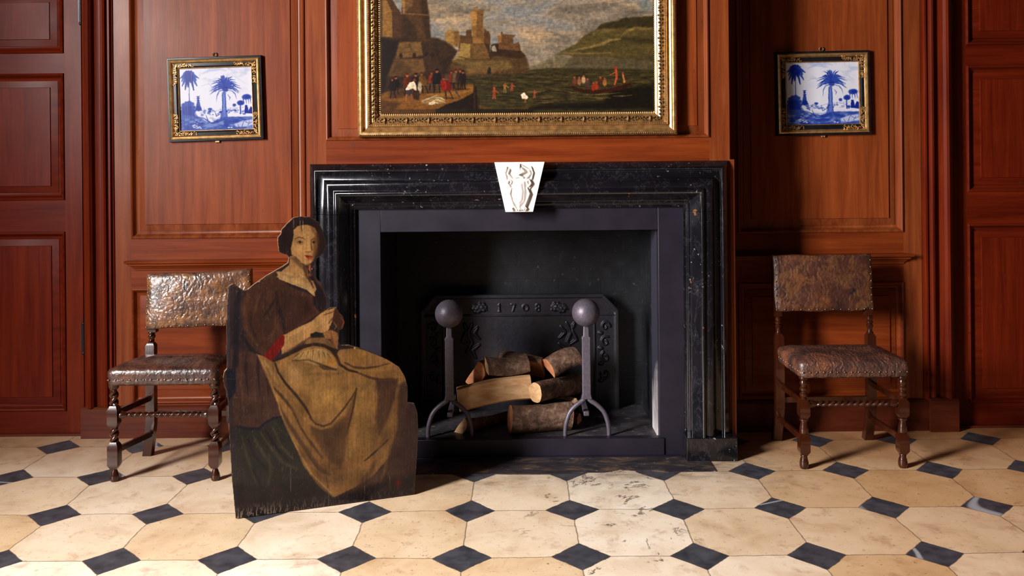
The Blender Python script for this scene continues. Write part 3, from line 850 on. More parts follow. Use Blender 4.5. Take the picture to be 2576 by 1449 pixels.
# forearm, cuff and hands
pt.poly(c4((600,1175),(650,1160),(760,1100),(880,1045),(950,985),(1010,945),(1095,922),(1122,950),(1100,1000),(1060,1065),(1035,1130),(985,1150),(915,1140),(860,1190),(760,1255),(670,1318),(612,1345)), (170,130,80), 1.5)
pt.line(c4((640,1330),(760,1262),(860,1198),(915,1150)), [5,6,3], (104,74,46), 3, .7)
pt.line(c4((680,1180),(800,1110),(900,1060)), [3,8,4], (188,148,94), 3, .7)
pt.glow(c4((1000,1050))[0], 12, 10, (188,148,96), .6)
pt.line(c4((1000,985),(1060,965),(1110,940)), [3,4,2], (100,64,38), 1.5, .8)
pt.line(c4((1040,1060),(1080,1010),(1120,980)), [3,4,2], (96,62,38), 1.5, .8)
pt.poly(c4((1095,925),(1140,960),(1175,1010),(1185,1060),(1165,1110),(1125,1120),(1095,1080),(1070,1040)), (64,40,30), 2)
pt.line(c4((1150,1010),(1178,1050),(1160,1100)), [2,4,2], (140,66,44), 1.4, .7)
pt.line(c4((1085,1050),(1110,1090),(1090,1120)), [2,3,1], (140,104,60), 1.2, .7)
pt.poly(c4((985,1150),(1060,1120),(1120,1150),(1128,1200),(1120,1300),(1085,1280),(1060,1210),(1010,1200)), (140,96,58), 2)
pt.line(c4((1060,1130),(1070,1210),(1100,1290)), [2,4,3], (96,60,38), 1.5, .7)
pt.poly(c4((870,1160),(930,1140),(975,1160),(960,1200),(915,1215),(880,1190)), (34,28,28), 1.5)
pt.poly(c4((840,1210),(880,1195),(1010,1190),(1060,1230),(1090,1290),(960,1250),(820,1250)), (112,82,48), 2)
pt.poly(c4((612,1160),(638,1180),(632,1260),(590,1320),(520,1412),(470,1390),(438,1365),(520,1275)), (114,24,20), 1.2)
pt.line(c4((600,1200),(590,1290),(530,1380)), [2,4,2], (104,16,18), 2, .6)
# apron
AP = (132,97,55)
pt.poly(c5((270,95),(330,118),(400,160),(440,145),(560,88),(700,30),(820,35),(900,100),(930,60),(1050,50),(1200,80),(1300,130),(1400,200),(1455,290),(1470,480),(1440,620),(1400,760),(1330,900),(1200,1050),(1050,1150),(870,1240),(750,1140),(640,980),(560,800),(480,660),(430,480),(350,280)), AP, 2)
pt.glow(c5((800,420))[0], 60, 45, (162,126,66), .7)
pt.glow(c5((560,250))[0], 22, 25, (168,136,86), .7)
pt.glow(c5((1120,560))[0], 22, 70, (150,116,62), .6)
pt.glow(c5((1060,900))[0], 35, 50, (128,94,48), .6)
pt.poly(c5((1215,300),(1290,300),(1390,290),(1380,400),(1340,520),(1300,640),(1240,740),(1215,600),(1230,430)), (56,38,32), 5, .9)
pt.poly(c5((1390,340),(1470,300),(1480,520),(1540,560),(1545,900),(1530,1200),(1300,1200),(1310,900),(1380,700)), (56,38,34), 6, .92)
pt.line(c5((1385,370),(1370,520),(1365,720)), [5,8,5], (120,84,46), 3, .8)
pt.poly(c5((690,660),(780,690),(870,660),(970,580),(1050,400),(1045,480),(1000,700),(970,900),(935,1000),(860,960),(780,860),(720,760)), (78,54,34), 7, .85)
pt.poly(c5((780,700),(880,680),(960,640),(900,860),(880,960),(830,900)), (60,42,32), 7, .7)
pt.line(c5((415,165),(440,240),(500,330),(580,420),(650,510),(700,600)), [4,5,6,7,7,4], (42,30,26), 1.8, .9)
pt.line(c5((690,600),(740,650),(800,668),(860,645),(960,530),(1030,430),(1062,368)), [4,4,5,5,5,3,2], (52,36,28), 2, .85)
pt.line(c5((600,560),(680,640),(780,690),(870,668)), [3,6,6,3], (150,116,64), 2.5, .6)
pt.line(c5((1062,368),(1040,500),(1000,660),(985,720)), [3,5,4,2], (48,33,27), 2, .85)
pt.line(c5((400,360),(470,430),(560,540),(620,680),(700,800),(790,920)), [3,8,7,5,7,4], (52,38,30), 3, .85)
pt.line(c5((500,430),(580,560),(680,740),(770,850)), [3,7,8,4], (128,92,48), 3.5, .7)
pt.line(c5((330,150),(400,260),(440,330)), [4,8,4], (156,126,80), 2.5, .7)
pt.line(c5((300,130),(360,260),(430,450),(500,680),(600,860),(700,1040),(860,1200)), [2,3,3,3,3,3,3], (158,122,70), 1.2, .8)
pt.line(c5((430,480),(520,640),(620,800),(750,980),(850,1050)), [4,9,12,10,4], (66,48,34), 4, .8)
pt.line(c5((560,780),(660,930),(780,1080),(900,1120)), [4,10,10,4], (112,80,44), 4, .7)
pt.line(c5((680,900),(760,1010),(850,1060)), [3,6,3], (50,36,30), 3, .7)
pt.line(c5((1125,942),(1200,880),(1310,775)), [3,5,3], (40,28,26), 1.6, .9)
pt.line(c5((1230,860),(1290,760),(1300,680)), [2,8,4], (118,86,44), 3, .7)
pt.line(c5((1250,1120),(1290,1000),(1300,880)), [6,9,4], (112,80,42), 4, .6)
pt.line(c5((1215,940),(1160,1050),(1100,1110)), [5,14,6], (72,50,34), 5, .7)
pt.line(c5((820,1060),(835,1140),(820,1200)), [2,3,1.5], (50,36,30), 1.2, .7)
pt.line(c5((870,1010),(930,1000),(940,960)), [2,6,3], (50,34,28), 3, .6)
# browner glaze over the lower folds
for x, y, rx_, ry_, al in ((900,1050,60,40,.55),(700,900,40,45,.35),(1250,700,36,60,.5),(1150,1100,60,40,.5),(620,560,16,40,.35),(900,760,40,50,.35),(1330,420,30,40,.35)):
    pt.glow(c5((x,y))[0], rx_, ry_, (92,64,40), al)
pt.line(c5((300,130),(360,260),(430,450),(500,680),(600,860),(700,1040),(860,1200)), [2,3,3,3,3,3,3], (150,114,66), 1.2, .7)
pt.line(c5((900,1170),(1000,1100),(1100,1000)), [4,12,5], (120,88,46), 5, .6)
pt.line(c5((1060,480),(1050,700),(1010,900)), [6,12,6], (146,112,62), 5, .6)
pt.line(c5((1180,420),(1190,640),(1150,820)), [6,10,4], (134,100,54), 5, .5)
# knee, waist and gathers
pt.glow(c5((1050,110))[0], 26, 12, (150,110,54), .8)
pt.line(c5((970,165),(1040,200),(1120,210),(1230,195),(1320,170)), [4,6,6,4,2], (64,44,30), 2, .85)
pt.line(c5((1060,240),(1160,280),(1240,298),(1340,292)), [3,6,6,4], (62,42,32), 2.4, .85)
pt.line(c5((1080,225),(1180,230),(1330,215)), [3,9,4], (146,108,54), 3, .7)
pt.line(c5((405,152),(470,128),(560,85),(640,40),(720,18),(800,28),(860,60),(905,120),(930,180),(1000,225),(1070,240)), [4,5,6,7,8,9,8,8,7,6,4], (42,30,24), 1.8, .92)
pt.poly(c5((560,130),(640,70),(740,50),(820,60),(880,120),(915,200),(860,222),(760,190),(650,160)), (164,132,80), 2.5, .9)
pt.glow(c5((860,160))[0], 14, 11, (166,112,40), .8)
for x, x2 in ((600,560),(640,610),(680,660),(720,710),(760,765),(800,815),(830,860)):
    pt.line(c5((x,65 + abs(x-720)*.25),(x2,130)), [2.2,1], (78,56,34), 1, .75)
pt.line(c5((550,150),(680,142),(780,180),(900,220)), [2,3,5,4], (70,50,34), 2, .8)
pt.poly(c5((750,185),(830,190),(900,225),(800,222)), (52,38,30), 2, .7)
pt.line(c5((680,260),(760,250),(850,262),(960,240)), [3,8,9,3], (104,78,44), 4, .6)
pt.line(c5((640,340),(700,330),(760,290)), [3,10,5], (110,84,48), 5, .5)
# green cloth and dark ground
pt.poly(c5((60,690),(110,665),(290,690),(400,600),(465,590),(560,800),(640,980),(760,1150),(880,1235),(900,1320),(80,1460)), (40,38,34), 3)
pt.line(c5((110,668),(200,690),(290,688),(340,640),(400,605),(460,592)), [4,7,7,6,6,4], (26,24,36), 2.2, .9)
for a in (((150,740),(190,900),(260,1100)),((240,740),(330,900),(400,1000)),((300,720),(370,820),(480,960),(600,1010)),((400,680),(460,820),(560,930)),((370,900),(380,1050),(350,1180))):
    pt.line(c5(*a), [3,9,4], (66,60,42), 3.5, .7)
for a in (((200,760),(250,900),(350,1010)),((340,700),(420,830),(520,940)),((230,1000),(290,1100),(330,1250))):
    pt.line(c5(*a), [3,8,4], (24,22,28), 3, .8)
pt.poly(c5((60,1120),(300,1150),(520,1100),(700,1080),(880,1240),(1100,1170),(1300,1080),(1530,1050),(1530,1300),(80,1480)), (32,24,26), 10, .9)
pt.glow(c5((1390,1120))[0], 8, 10, (110,26,20), .7)
pt.poly(c5((95,690),(60,700),(90,1400),(125,1400)), (44,38,44), 4, .8)
# wear: vertical grain, scuffs and bare edges
g = vnoise(U*.9, V*.02, 5, 3); g2 = vnoise(U*.25, V*.25, 8, 3)
g3 = vnoise(U*.035, V*.035, 14, 4); pt.mul(.82 + .36*g); pt.mul(.88 + .24*g2); pt.mul(.76 + .46*g3)
pt.C = pt.C*np.array((1.03, .97, .93))
fle = (vnoise(U*.45, V*.12, 21, 3) > .74) & (vnoise(U*.05, V*.05, 3, 2) > .5)
pt.C[fle] = pt.C[fle]*.7 + np.array((120,100,84))*.3
bottom = (ZZ - .004)
sc = np.clip(1 - bottom/.055, 0, 1) * (vnoise(U*.55, V*.10, 33, 3) > .58) * np.clip(1.25 - (SS-s0)/.45, .25, 1)
pt.C = pt.C*(1-.8*sc[..., None]) + np.array((176,150,128))*.8*sc[..., None]
for x, y0, y1 in ((538,1000,1190),(1125,1030,1200),(458,1290,1360),(1325,1070,1130),(840,1200,1290)):
    pt.line(c5((x,y0),(x+2,y1)), .8, (150,128,110), .4, .6)
pt.dab(c4((400,680))[0], 4, 2, (196,160,110), .6)
pt.dab(c5((1047,45))[0], 1.8, 4, (220,160,90), .6); pt.dab(c5((1295,138))[0], 1.6, 3, (200,110,70), .6)
# mask to the outline
pm = Paint(SS, ZZ, (0,0,0)); pm.wob = 0
w_ = (slice(0, SS.shape[0]), slice(0, SS.shape[1]))
d_, _, ins_ = pm.dist(outl, w_, True)
mask = ins_ | (d_ < STEP*.35)
edge = ins_ & (d_ < .0035)
pt.C[edge] = pt.C[edge]*.85 + np.array((120,92,66))*.15
M_DUMMY = paint_mat('old_oil_paint_on_board', .42, .12)
root = thing('dummy_board', 'flat cut-out painted board of a seated woman in brown dress and ochre apron', 'dummy board', tuple(bpt(.36, 0)))
P3f = P3 + np.array([bnor.x, bnor.y, 0])*.0006
face = paint_grid('painted_face', P3f, pt.C, mask, M_DUMMY, .56)
m = MB()
n_ = len(outl)
m.rings([[tuple(bpt(s, z, 0)) for s, z in outl], [tuple(bpt(s, z, -.020)) for s, z in outl]], 0, True, True)
panel = tag(m.build('board', [M_RAWEDGE], smooth=False), 'bare pale wood edge of the cut-out')
m = MB()
def bb(s0_, s1_, o0, o1, z0_, z1_):
    r = lambda z: [tuple(bpt(s0_, z, o0)), tuple(bpt(s1_, z, o0)), tuple(bpt(s1_, z, o1)), tuple(bpt(s0_, z, o1))]
    m.rings([r(z0_), r(z1_)])
bb(.10, .62, -.045, -.0201, .35, .41); bb(.22, .27, -.045, -.0201, .41, .90)
batten = m.build('back_batten', M_BOARD, bevel=.002)
m = MB()
r0 = [tuple(bpt(s, z, o)) for s, z, o in ((.32, 0.0, -.28), (.38, 0.0, -.28), (.38, 0.0, -.25), (.32, 0.0, -.25))]
r1 = [tuple(bpt(s, z, o)) for s, z, o in ((.335, .62, -.075), (.375, .62, -.075), (.375, .62, -.0455), (.335, .62, -.0455))]
m.rings([r0, r1])
strut = m.build('support_strut', M_BOARD)
rest(root, [face, panel, batten, strut])
# ------------------------------------------------------------------ harbour painting over the fireplace
def cp(*p): return [(950 + x/5.0, y/5.0) for x, y in p]              # left part of the canvas
def cr(*p): return [(1300 + x/4.14, y/4.14) for x, y in p]           # right part
GX0, GX1, GZ0, GZ1 = at(897, 150, 4.06).x, at(1704, 150, 4.06).x, at(1300, 341, 4.06).z, 2.62
FW = .1145
ix0, ix1, iz0, iz1 = GX0+FW, GX1-FW+.004, GZ0+FW, GZ1-FW
CY = 4.088
xs_ = np.arange(ix0-.006, ix1+.006, .0021); zs_ = np.arange(iz0-.006, 2.24, .0021)
SS, ZZ = np.meshgrid(xs_, zs_)
P3 = np.stack([SS, np.full_like(SS, CY), ZZ], -1)
U, V = sketch(P3)
pt = Paint(U, V, (150,142,134)); pt.wob = 2.2
# sky
cl = vnoise(U*.011+V*.006, V*.030, 3, 5); cl2 = vnoise(U*.02, V*.055, 12, 4)
def blend(mask_, color): pt.C[...] = pt.C*(1-mask_[..., None]) + np.array(color, float)*mask_[..., None]
blend(np.clip((cl-.45)*4, 0, 1)*.8, (118,112,106)); blend(np.clip((cl2-.52)*5, 0, 1)*.75, (186,164,140))
blend(np.clip((.45-cl)*5, 0, 1)*.8, (128,136,150)); blend(np.clip((V-90)/120, 0, 1)*.6, (140,134,126))
blend(np.clip(1-np.abs(V-30)/30, 0, 1)*np.clip((cl-.4)*3, 0, 1)*.5, (100,94,88))
pt.glow(cp((1000,290))[0], 26, 14, (196,174,146), .8); pt.glow(cp((700,120))[0], 30, 12, (176,158,138), .6)
pt.glow(cr((120,330))[0], 36, 14, (186,160,134), .7); pt.glow(cr((860,160))[0], 34, 12, (160,150,140), .7)
pt.glow(cp((1060,310))[0], 10, 8, (128,126,128), .8); pt.glow(cp((260,60))[0], 14, 20, (128,140,154), .8)
pt.glow(cr((1350,60))[0], 22, 16, (112,128,138), .8)
# sea
pt.poly(cr((-700,760),(60,730),(300,700),(1500,680),(1500,1200),(-700,1200)), (62,56,34), 4)
wv = vnoise(U*.045, V*.30, 31, 4)
sea = np.clip((V - 172 + (U-1500)*.01)/10, 0, 1)
blend(sea*np.clip((wv-.55)*6, 0, 1)*.55, (98,86,50)); blend(sea*np.clip((.42-wv)*6, 0, 1)*.7, (34,30,20))
# far hills
pt.poly(cr((130,690),(300,640),(420,550),(560,600),(1500,560),(1500,720),(400,705),(130,720)), (112,104,84), 5, .9)
pt.poly(cr((420,555),(620,455),(700,370),(840,300),(880,250),(1060,215),(1110,190),(1430,170),(1430,640),(900,600),(600,590)), (92,82,48), 3)
pt.poly(cr((840,300),(880,250),(1060,215),(1110,190),(1430,165),(1430,290),(1250,290),(1000,300)), (58,52,32), 4, .9)
pt.poly(cr((600,520),(900,450),(1000,400),(1130,390),(1430,360),(1430,420),(1000,520),(700,560)), (78,70,42), 5, .8)
pt.line(cr((560,530),(760,490),(900,455),(960,420),(1080,405)), [2,6,8,7,3], (150,130,82), 3, .8)
pt.line(cr((1090,370),(1160,320),(1240,290),(1400,300)), [3,7,8,4], (140,122,74), 4, .75)
pt.line(cr((800,350),(900,320),(1020,310)), [3,9,4], (120,106,64), 5, .7)
pt.line(cr((440,550),(700,560),(980,550)), [2,4,2], (150,128,90), 2, .6)
pt.line(cr((1100,400),(1250,420),(1420,440)), [4,10,12], (62,54,34), 5, .7)
pt.poly(cr((600,560),(1000,600),(1430,560),(1430,720),(900,700),(500,690)), (74,66,48), 7, .6)
pt.poly(cr((1000,930),(1250,900),(1430,880),(1430,1140),(0,1140),(300,1090),(900,1060)), (26,21,16), 8, .9)
for (a, b) in (((100,960),(330,940)),((500,950),(640,965)),((700,990),(1080,965)),((1000,1000),(1200,990)),((200,1070),(380,1060)),((740,1010),(980,1020))):
    pt.line(cr(a, ((a[0]+b[0])/2, (a[1]+b[1])/2+6), b), [1,2.6,1], (128,110,66), 1.2, .75)
# cliffs and castle
ST = (122,92,52)
pt.poly(cp((900,760),(1000,740),(1780,620),(1860,700),(1900,810),(1900,900),(1400,940),(1100,960),(880,930)), (86,66,42), 4)
pt.poly(cp((930,770),(1200,760),(1650,760),(1700,860),(1500,900),(1120,930),(1110,820)), (112,92,56), 5)
pt.poly(cp((1380,900),(1390,850),(1410,840),(1425,860),(1425,930),(1380,930)), (44,38,38), 1.5)
pt.poly(cp((1430,560),(1540,540),(1780,560),(1800,640),(1860,700),(1790,740),(1500,700),(1400,740)), (62,44,32), 3)
pt.poly(cp((1430,620),(1440,585),(1470,570),(1490,600),(1495,650),(1450,650)), (150,146,138), 1.5)
pt.poly(cp((1520,540),(1510,450),(1545,440),(1560,390),(1580,430),(1740,440),(1700,470),(1710,560),(1780,520),(1785,640),(1520,620)), (106,76,50), 1.6)
pt.poly(cp((1515,440),(1560,440),(1560,530),(1520,540)), (156,116,68), 1.5, .9)
pt.poly(cp((1020,440),(1110,450),(1115,380),(1180,370),(1185,460),(1400,420),(1420,520),(1380,740),(1020,740)), (92,68,42), 2)
pt.poly(cp((840,420),(880,390),(900,355),(925,380),(1025,395),(1030,520),(1000,590),(880,560),(850,500)), (150,120,72), 2)
pt.poly(cp((960,400),(1025,395),(1030,520),(1000,590),(960,580)), (112,84,50), 3, .8)
pt.poly(cp((1165,150),(1190,130),(1215,150),(1220,90),(1250,90),(1260,130),(1335,120),(1325,200),(1325,360),(1345,540),(1200,560),(1185,350),(1175,200)), (142,108,62), 1.5)
pt.poly(cp((1250,160),(1335,120),(1325,200),(1325,360),(1345,540),(1240,470)), (112,82,50), 2.5, .85)
pt.poly(cp((1165,160),(1245,150),(1245,330),(1185,340)), (172,134,80), 2, .8)
pt.poly(cp((1335,360),(1400,400),(1420,440),(1410,540),(1345,540)), (92,64,42), 2)
pt.poly(cp((1045,540),(1170,555),(1165,740),(1010,700)), (150,126,76), 1.8)
pt.poly(cp((1170,550),(1345,545),(1420,740),(1165,745)), (108,82,50), 2)
pt.poly(cp((1345,545),(1400,560),(1440,740),(1420,745)), (64,46,34), 2, .9)
pt.line(cp((940,760),(1000,720),(1080,745)), [3,7,4], (146,124,76), 2, .7)
pt.poly(cp((670,470),(760,480),(860,520),(960,600),(1010,640),(930,780),(860,900),(800,1000),(600,900),(600,500)), (62,46,32), 4)
pt.poly(cp((780,780),(930,700),(900,900),(800,980)), (48,34,28), 6, .8)
# great tower and bastion on the left
pt.poly(cp((310,-10),(620,-10),(640,200),(670,490),(560,620),(40,560),(40,-10),(180,-10),(300,180)), (82,58,36), 2)
pt.poly(cp((40,-60),(160,-10),(300,190),(300,500),(40,480)), (78,54,36), 2)
pt.poly(cp((60,0),(110,0),(180,140),(185,470),(60,470)), (138,104,56), 2)
pt.poly(cp((300,-10),(350,-10),(350,180),(320,170)), (150,116,72), 2)
pt.poly(cp((345,-10),(445,-10),(440,80),(400,90),(345,170)), (112,84,52), 3)
pt.poly(cp((540,-10),(620,-10),(650,200),(670,490),(600,480),(560,200)), (58,42,30), 5, .85)
pt.line(cp((340,172),(500,180),(640,190)), 3, (128,98,58), 1.5, .8)
pt.poly(cp((300,190),(340,190),(480,350),(500,500),(300,500)), (56,40,28), 4, .8)
pt.poly(cp((40,470),(300,480),(560,520),(740,560),(800,800),(840,960),(40,1300)), (54,38,28), 5)
pt.poly(cp((270,530),(545,525),(570,700),(220,740)), (112,86,50), 3)
pt.poly(cp((200,740),(575,740),(605,880),(560,960),(120,960)), (104,78,46), 4)
pt.poly(cp((240,760),(330,780),(440,900),(300,960),(150,930)), (72,52,34), 7, .7)
pt.poly(cp((560,520),(700,560),(770,760),(830,950),(620,960)), (64,46,32), 4, .9)
pt.poly(cp((40,480),(250,520),(200,760),(120,960),(40,1300)), (34,24,22), 6, .9)
for x, y in ((292,700),(460,700),(610,680),(690,690)): pt.dab(cp((x,y))[0], 4.5, 6.5, (46,32,24), 1.5)
pt.line(cp((400,560),(420,620)), [6,3], (80,58,36), 2, .6)
# quay
pt.poly(cp((40,1390),(40,1180),(200,1130),(560,1080),(1210,1060),(1230,1200),(850,1340),(720,1400)), (122,84,36), 3)
pt.poly(cp((560,1100),(1200,1090),(1200,1150),(900,1220),(500,1200)), (146,104,48), 4, .8)
pt.poly(cp((40,1260),(300,1290),(200,1390),(40,1400)), (70,44,22), 5, .7)
pt.poly(cp((700,1400),(850,1320),(1030,1260),(1200,1170),(1215,1080),(1240,1080),(1250,1220),(1280,1230),(1275,1400)), (36,24,18), 2)
for x in (1215, 1262): pt.line(cp((x,1060 if x < 1250 else 1230),(x+4,1390)), 4, (62,44,28), 1, .9)
pt.poly(cp((1280,1330),(1500,1370),(1900,1340),(1900,1400),(1280,1400)), (104,76,34), 4, .7)
# people on the quay
def man(x, y, h, coat, cap, legs=(44,32,28), lean=0, w=1.0):
    s = h/100.0; X = lambda a, b: (x + a*s*w + lean*(100-b)/100*s, y - (100-b)*s + h*0)
    q = lambda *p: [(950 + X(a*.8, b)[0]/5.0, X(a*.8, b)[1]/5.0) for a, b in p]
    coat = tuple(v*.68 for v in coat); cap = tuple(v*.6 for v in cap); legs = tuple(v*.8 for v in legs)
    pt.glow(q((4,98))[0], h*.06, 2.2, (70,46,24), .8)
    pt.line(q((-8,60),(-14,100)), 2.6, legs, .8); pt.line(q((8,60),(16,100)), 2.6, legs, .8)
    pt.poly(q((-18,22),(18,20),(22,66),(-22,66)), coat, 1.0)
    pt.line(q((16,28),(28,50)), 2, coat, .8); pt.line(q((-16,28),(-28,52)), 2, coat, .8)
    pt.poly(q((-18,24),(0,22),(-4,64),(-22,66)), tuple(min(255, v*1.35) for v in coat), 1.2, .6)
    pt.dab(q((0,13))[0], 6*s/5.0, 8*s/5.0, (140,88,56), .7)
    pt.dab(q((0,7))[0], 8*s/5.0, 4.5*s/5.0, cap, .7)
pt.poly(cp((140,1240),(160,1040),(300,960),(480,920),(700,900),(1100,890),(1120,1090),(1000,1140),(700,1160),(500,1180)), (50,35,27), 6, .55)
pt.poly(cp((30,1375),(740,1375),(760,1460),(30,1460)), (84,56,28), 2)
pt.poly(cp((730,1370),(1960,1370),(1960,1460),(730,1460)), (40,32,20), 2)
man(190,1230,260,(44,30,26),(120,40,24)); man(230,1180,230,(36,26,26),(52,34,28)); man(370,1200,290,(120,52,26),(150,36,24))
man(480,1190,280,(46,32,32),(40,30,30)); man(600,1170,270,(140,100,40),(120,86,40),lean=-20); man(680,1130,240,(150,62,36),(150,50,34))
man(745,1165,310,(38,34,36),(30,34,46)); man(930,1110,230,(140,58,34),(140,40,30)); man(985,1130,270,(118,98,70),(156,54,34))
man(1040,1125,270,(70,46,40),(130,62,40)); man(1070,1125,250,(52,38,36),(70,44,34))
man(905,1240,290,(164,40,28),(170,30,24),(50,44,48),lean=-30,w=1.2)
pt.line(cp((850,1030),(860,1110)), 3, (168,44,30), 1); pt.line(cp((960,1120),(1030,1220)), 3, (78,70,70), 1)
pt.poly(cp((350,1120),(400,1040),(460,1020),(485,1080),(490,1150),(465,1160),(450,1110),(400,1130),(360,1140)), (228,218,206), 1.2)
pt.poly(cp((350,1140),(440,1125),(430,1200),(360,1200)), (62,52,56), 1.2)
pt.line(cp((365,1190),(355,1270)), 3, (150,96,62), 1); pt.line(cp((425,1190),(430,1280)), 3, (140,86,56), 1)
pt.dab(cp((465,1010))[0], 4, 4, (120,62,40), .8); pt.dab(cp((530,1100))[0], 5, 14, (200,188,172), 1.2, .8)
pt.poly(cp((450,1130),(530,1150),(520,1260),(450,1250)), (62,40,24), 2)
pt.poly(cp((540,1260),(640,1230),(740,1190),(850,1250),(830,1300),(700,1310),(560,1300)), (148,126,92), 3, .8)
for a in (((560,1270),(640,1240),(740,1200)),((660,1290),(740,1250),(850,1290)),((720,1230),(800,1230),(840,1260)),((640,1310),(700,1280),(760,1300))):
    pt.line(cp(*a), [1,3,1], (206,194,170), 1, .85)
pt.poly(cp((640,1290),(715,1280),(720,1310),(650,1320)), (214,204,184), 1)
# bathers
def bather(c, f, h, color=(196,120,78)):
    h *= .82; color = tuple(v*.85 for v in color)
    q = lambda *p: [(f(c)[0][0] + a*h, f(c)[0][1] + b*h) for a, b in p]
    pt.dab(q((0,-1.0))[0], .22*h, .26*h, (150,70,46), .5)
    pt.poly(q((-.30,-.75),(.32,-.75),(.22,.1),(-.2,.1)), color, .8)
    pt.line(q((-.15,.1),(-.2,.9)), .22*h, color, .6); pt.line(q((.12,.1),(.2,.9)), .22*h, color, .6)
    pt.line(q((.25,-.6),(.7,-.2)), .2*h, color, .6)
fcp = lambda c: cp(c); fcr = lambda c: cr(c)
bather((1465,1180), fcp, 17, (186,92,62)); bather((1600,1110), fcp, 14, (176,136,76)); bather((1690,1100), fcp, 12, (186,96,60))
bather((90,1040), fcr, 9, (190,110,60)); bather((185,985), fcr, 12, (180,92,64))
pt.poly(cr((40,985),(75,965),(118,1010),(105,1035),(60,1030)), (226,216,204), 1)
for x in (1210,1300,1350,1450,1540,1600,1690): pt.dab(cp((x,900))[0], 2.2, 6, (120,74,52), 1, .7)
pt.line(cp((1300,980),(1500,985),(1640,950),(1900,860)), [2,4,3,2], (74,46,34), 1.5, .8)
# boat
pt.poly(cr((560,880),(640,920),(900,930),(1100,880),(1190,850),(1190,890),(1120,930),(850,975),(700,970),(600,940)), (58,32,24), 1.5)
pt.line(cr((560,880),(700,925),(950,925),(1185,855)), 1.6, (104,66,44), .8, .8)
for x, y, c in ((600,850,(120,70,50)),(650,850,(150,106,76)),(695,835,(190,160,130)),(735,870,(88,66,70)),(800,910,(160,54,34)),(830,900,(150,60,36)),(870,850,(90,52,40)),(915,860,(170,118,66))):
    pt.dab(cr((x,y))[0], 5, 9, c, 1.2)
    pt.dab(cr((x,y-42))[0], 2.6, 2.8, (150,86,58), .8)
pt.line(cr((1030,720),(1040,800),(1020,880)), [5,6,3], (186,84,56), 1); pt.dab(cr((1030,705))[0], 4.2, 3.6, (150,54,38), .7)
pt.line(cr((1030,750),(970,780)), 2, (186,90,58), .7); pt.line(cr((1105,780),(1120,850)), [4,6], (196,132,82), 1); pt.dab(cr((1103,765))[0], 2.6, 3, (170,80,50), .7)
pt.line(cr((290,650),(292,700)), 3, (132,112,92), 1.2, .6); pt.line(cr((385,600),(390,690)), [3,7], (150,126,98), 1.6, .7)
br = vnoise(U*.10+V*.05, V*.42, 71, 3); br2 = vnoise(U*.5, V*.5, 44, 3); br3 = vnoise(U*.16, V*.16, 29, 4)
pt.mul((.88 + .24*br)*(.92 + .16*br2)*(.80 + .40*br3))
pt.C = pt.C*np.array((1.05, .98, .88))
pt.C = 255*np.clip(pt.C/255, 0, 1)**1.12
mask = np.ones(SS.shape, bool)
M_CANVAS = paint_mat('old_oil_canvas', .38, .15, weave=1)
root = thing('framed_painting', 'large gilt-framed oil painting of a harbour castle above the fireplace', 'painting', ((GX0+GX1)/2, CH, GZ0))
canvas = paint_grid('canvas', P3, pt.C, mask, M_CANVAS, .62)
m = MB().box(ix0-.006, ix1+.006, CY-.0008, CY+.0002, 2.236, iz1+.006)
top_canvas = tag(m.build('upper_canvas', simple('grey_painted_sky', srgb(110,105,100), .4, nscale=6, var=.15), smooth=False), 'upper sky part of the painted canvas')
PF = [(0,-.001),(0,.044),(.004,.050),(.010,.056),(.018,.058),(.023,.056),(.027,.047),(.036,.041),(.044,.044),(.047,.052),(.050,.055),(.056,.055),(.059,.050),
      (.062,.042),(.070,.046),(.080,.046),(.089,.040),(.092,.032),(.096,.030),(.110,.024),(.1145,.022),(.1145,.010)]
m = MB().frame(GX0, GX1, GZ0, GZ1, PF, CH)
fr = m.build('gilt_frame', M_GOLD, angle=24)
m = MB()
def along(x0, x1, z0, z1, t, pitch, fn, y):
    """repeat fn(position, direction along the side) round a rectangle inset by t"""
    a, b, c, d = x0+t, x1-t, z0+t, z1-t
    for L, p0, dr in ((b-a, (a, c), (1,0)), (d-c, (b, c), (0,1)), (b-a, (b, d), (-1,0)), (d-c, (a, d), (0,-1))):
        n = int(round(L/pitch))
        for i in range(n):
            q = (i+.5)*L/n
            fn(Vector((p0[0]+dr[0]*q, y, p0[1]+dr[1]*q)), Vector((dr[0], 0, dr[1])))
def blob(mm, p, d, a, b, h, seg=6, rows=4):
    """small carved lump: a along d, b across, h proud"""
    e = Vector((-d.z, 0, d.x)); rr = []
    for k in range(rows):
        ph = PI/2*k/rows
        rr.append([tuple(p + d*a*math.cos(ph)*math.cos(2*PI*i/seg) + e*b*math.cos(ph)*math.sin(2*PI*i/seg) + Vector((0,-1,0))*h*math.sin(ph)) for i in range(seg)])
    mm.rings(rr, 0, False, True)
along(GX0, GX1, GZ0, GZ1, .103, .0098, lambda p, d: blob(m, p, d, .0036, .0066, .005), CH-.026)
pearls = tag(m.build('pearl_moulding', M_PEARL, fix=True), 'pale beaded inner edge')
m = MB()
def acanthus(p, d):
    e = Vector((-d.z, 0, d.x))
    blob(m, p, d, .007, .015, .012, 8, 4)
    for s in (-1, 1):
        for k, (da, db, a, b) in enumerate(((.018, .004, .009, .003), (.020, -.006, .008, .003), (.034, .006, .006, .0045), (.036, -.005, .007, .003), (.046, .001, .004, .008))):
            q = p + d*s*da + e*db
            blob(m, q, (d + e*(.6 if (k+s) % 2 else -.6)).normalized(), a*1.1, b*1.2, .0095)
along(GX0, GX1, GZ0, GZ1, .0755, .103, acanthus, CH-.044)
along(GX0, GX1, GZ0, GZ1, .053, .010, lambda p, d: blob(m, p, d, .0044, .003, .003), CH-.054)
along(GX0, GX1, GZ0, GZ1, .009, .009, lambda p, d: blob(m, p, d, .0036, .006, .0035), CH-.053)
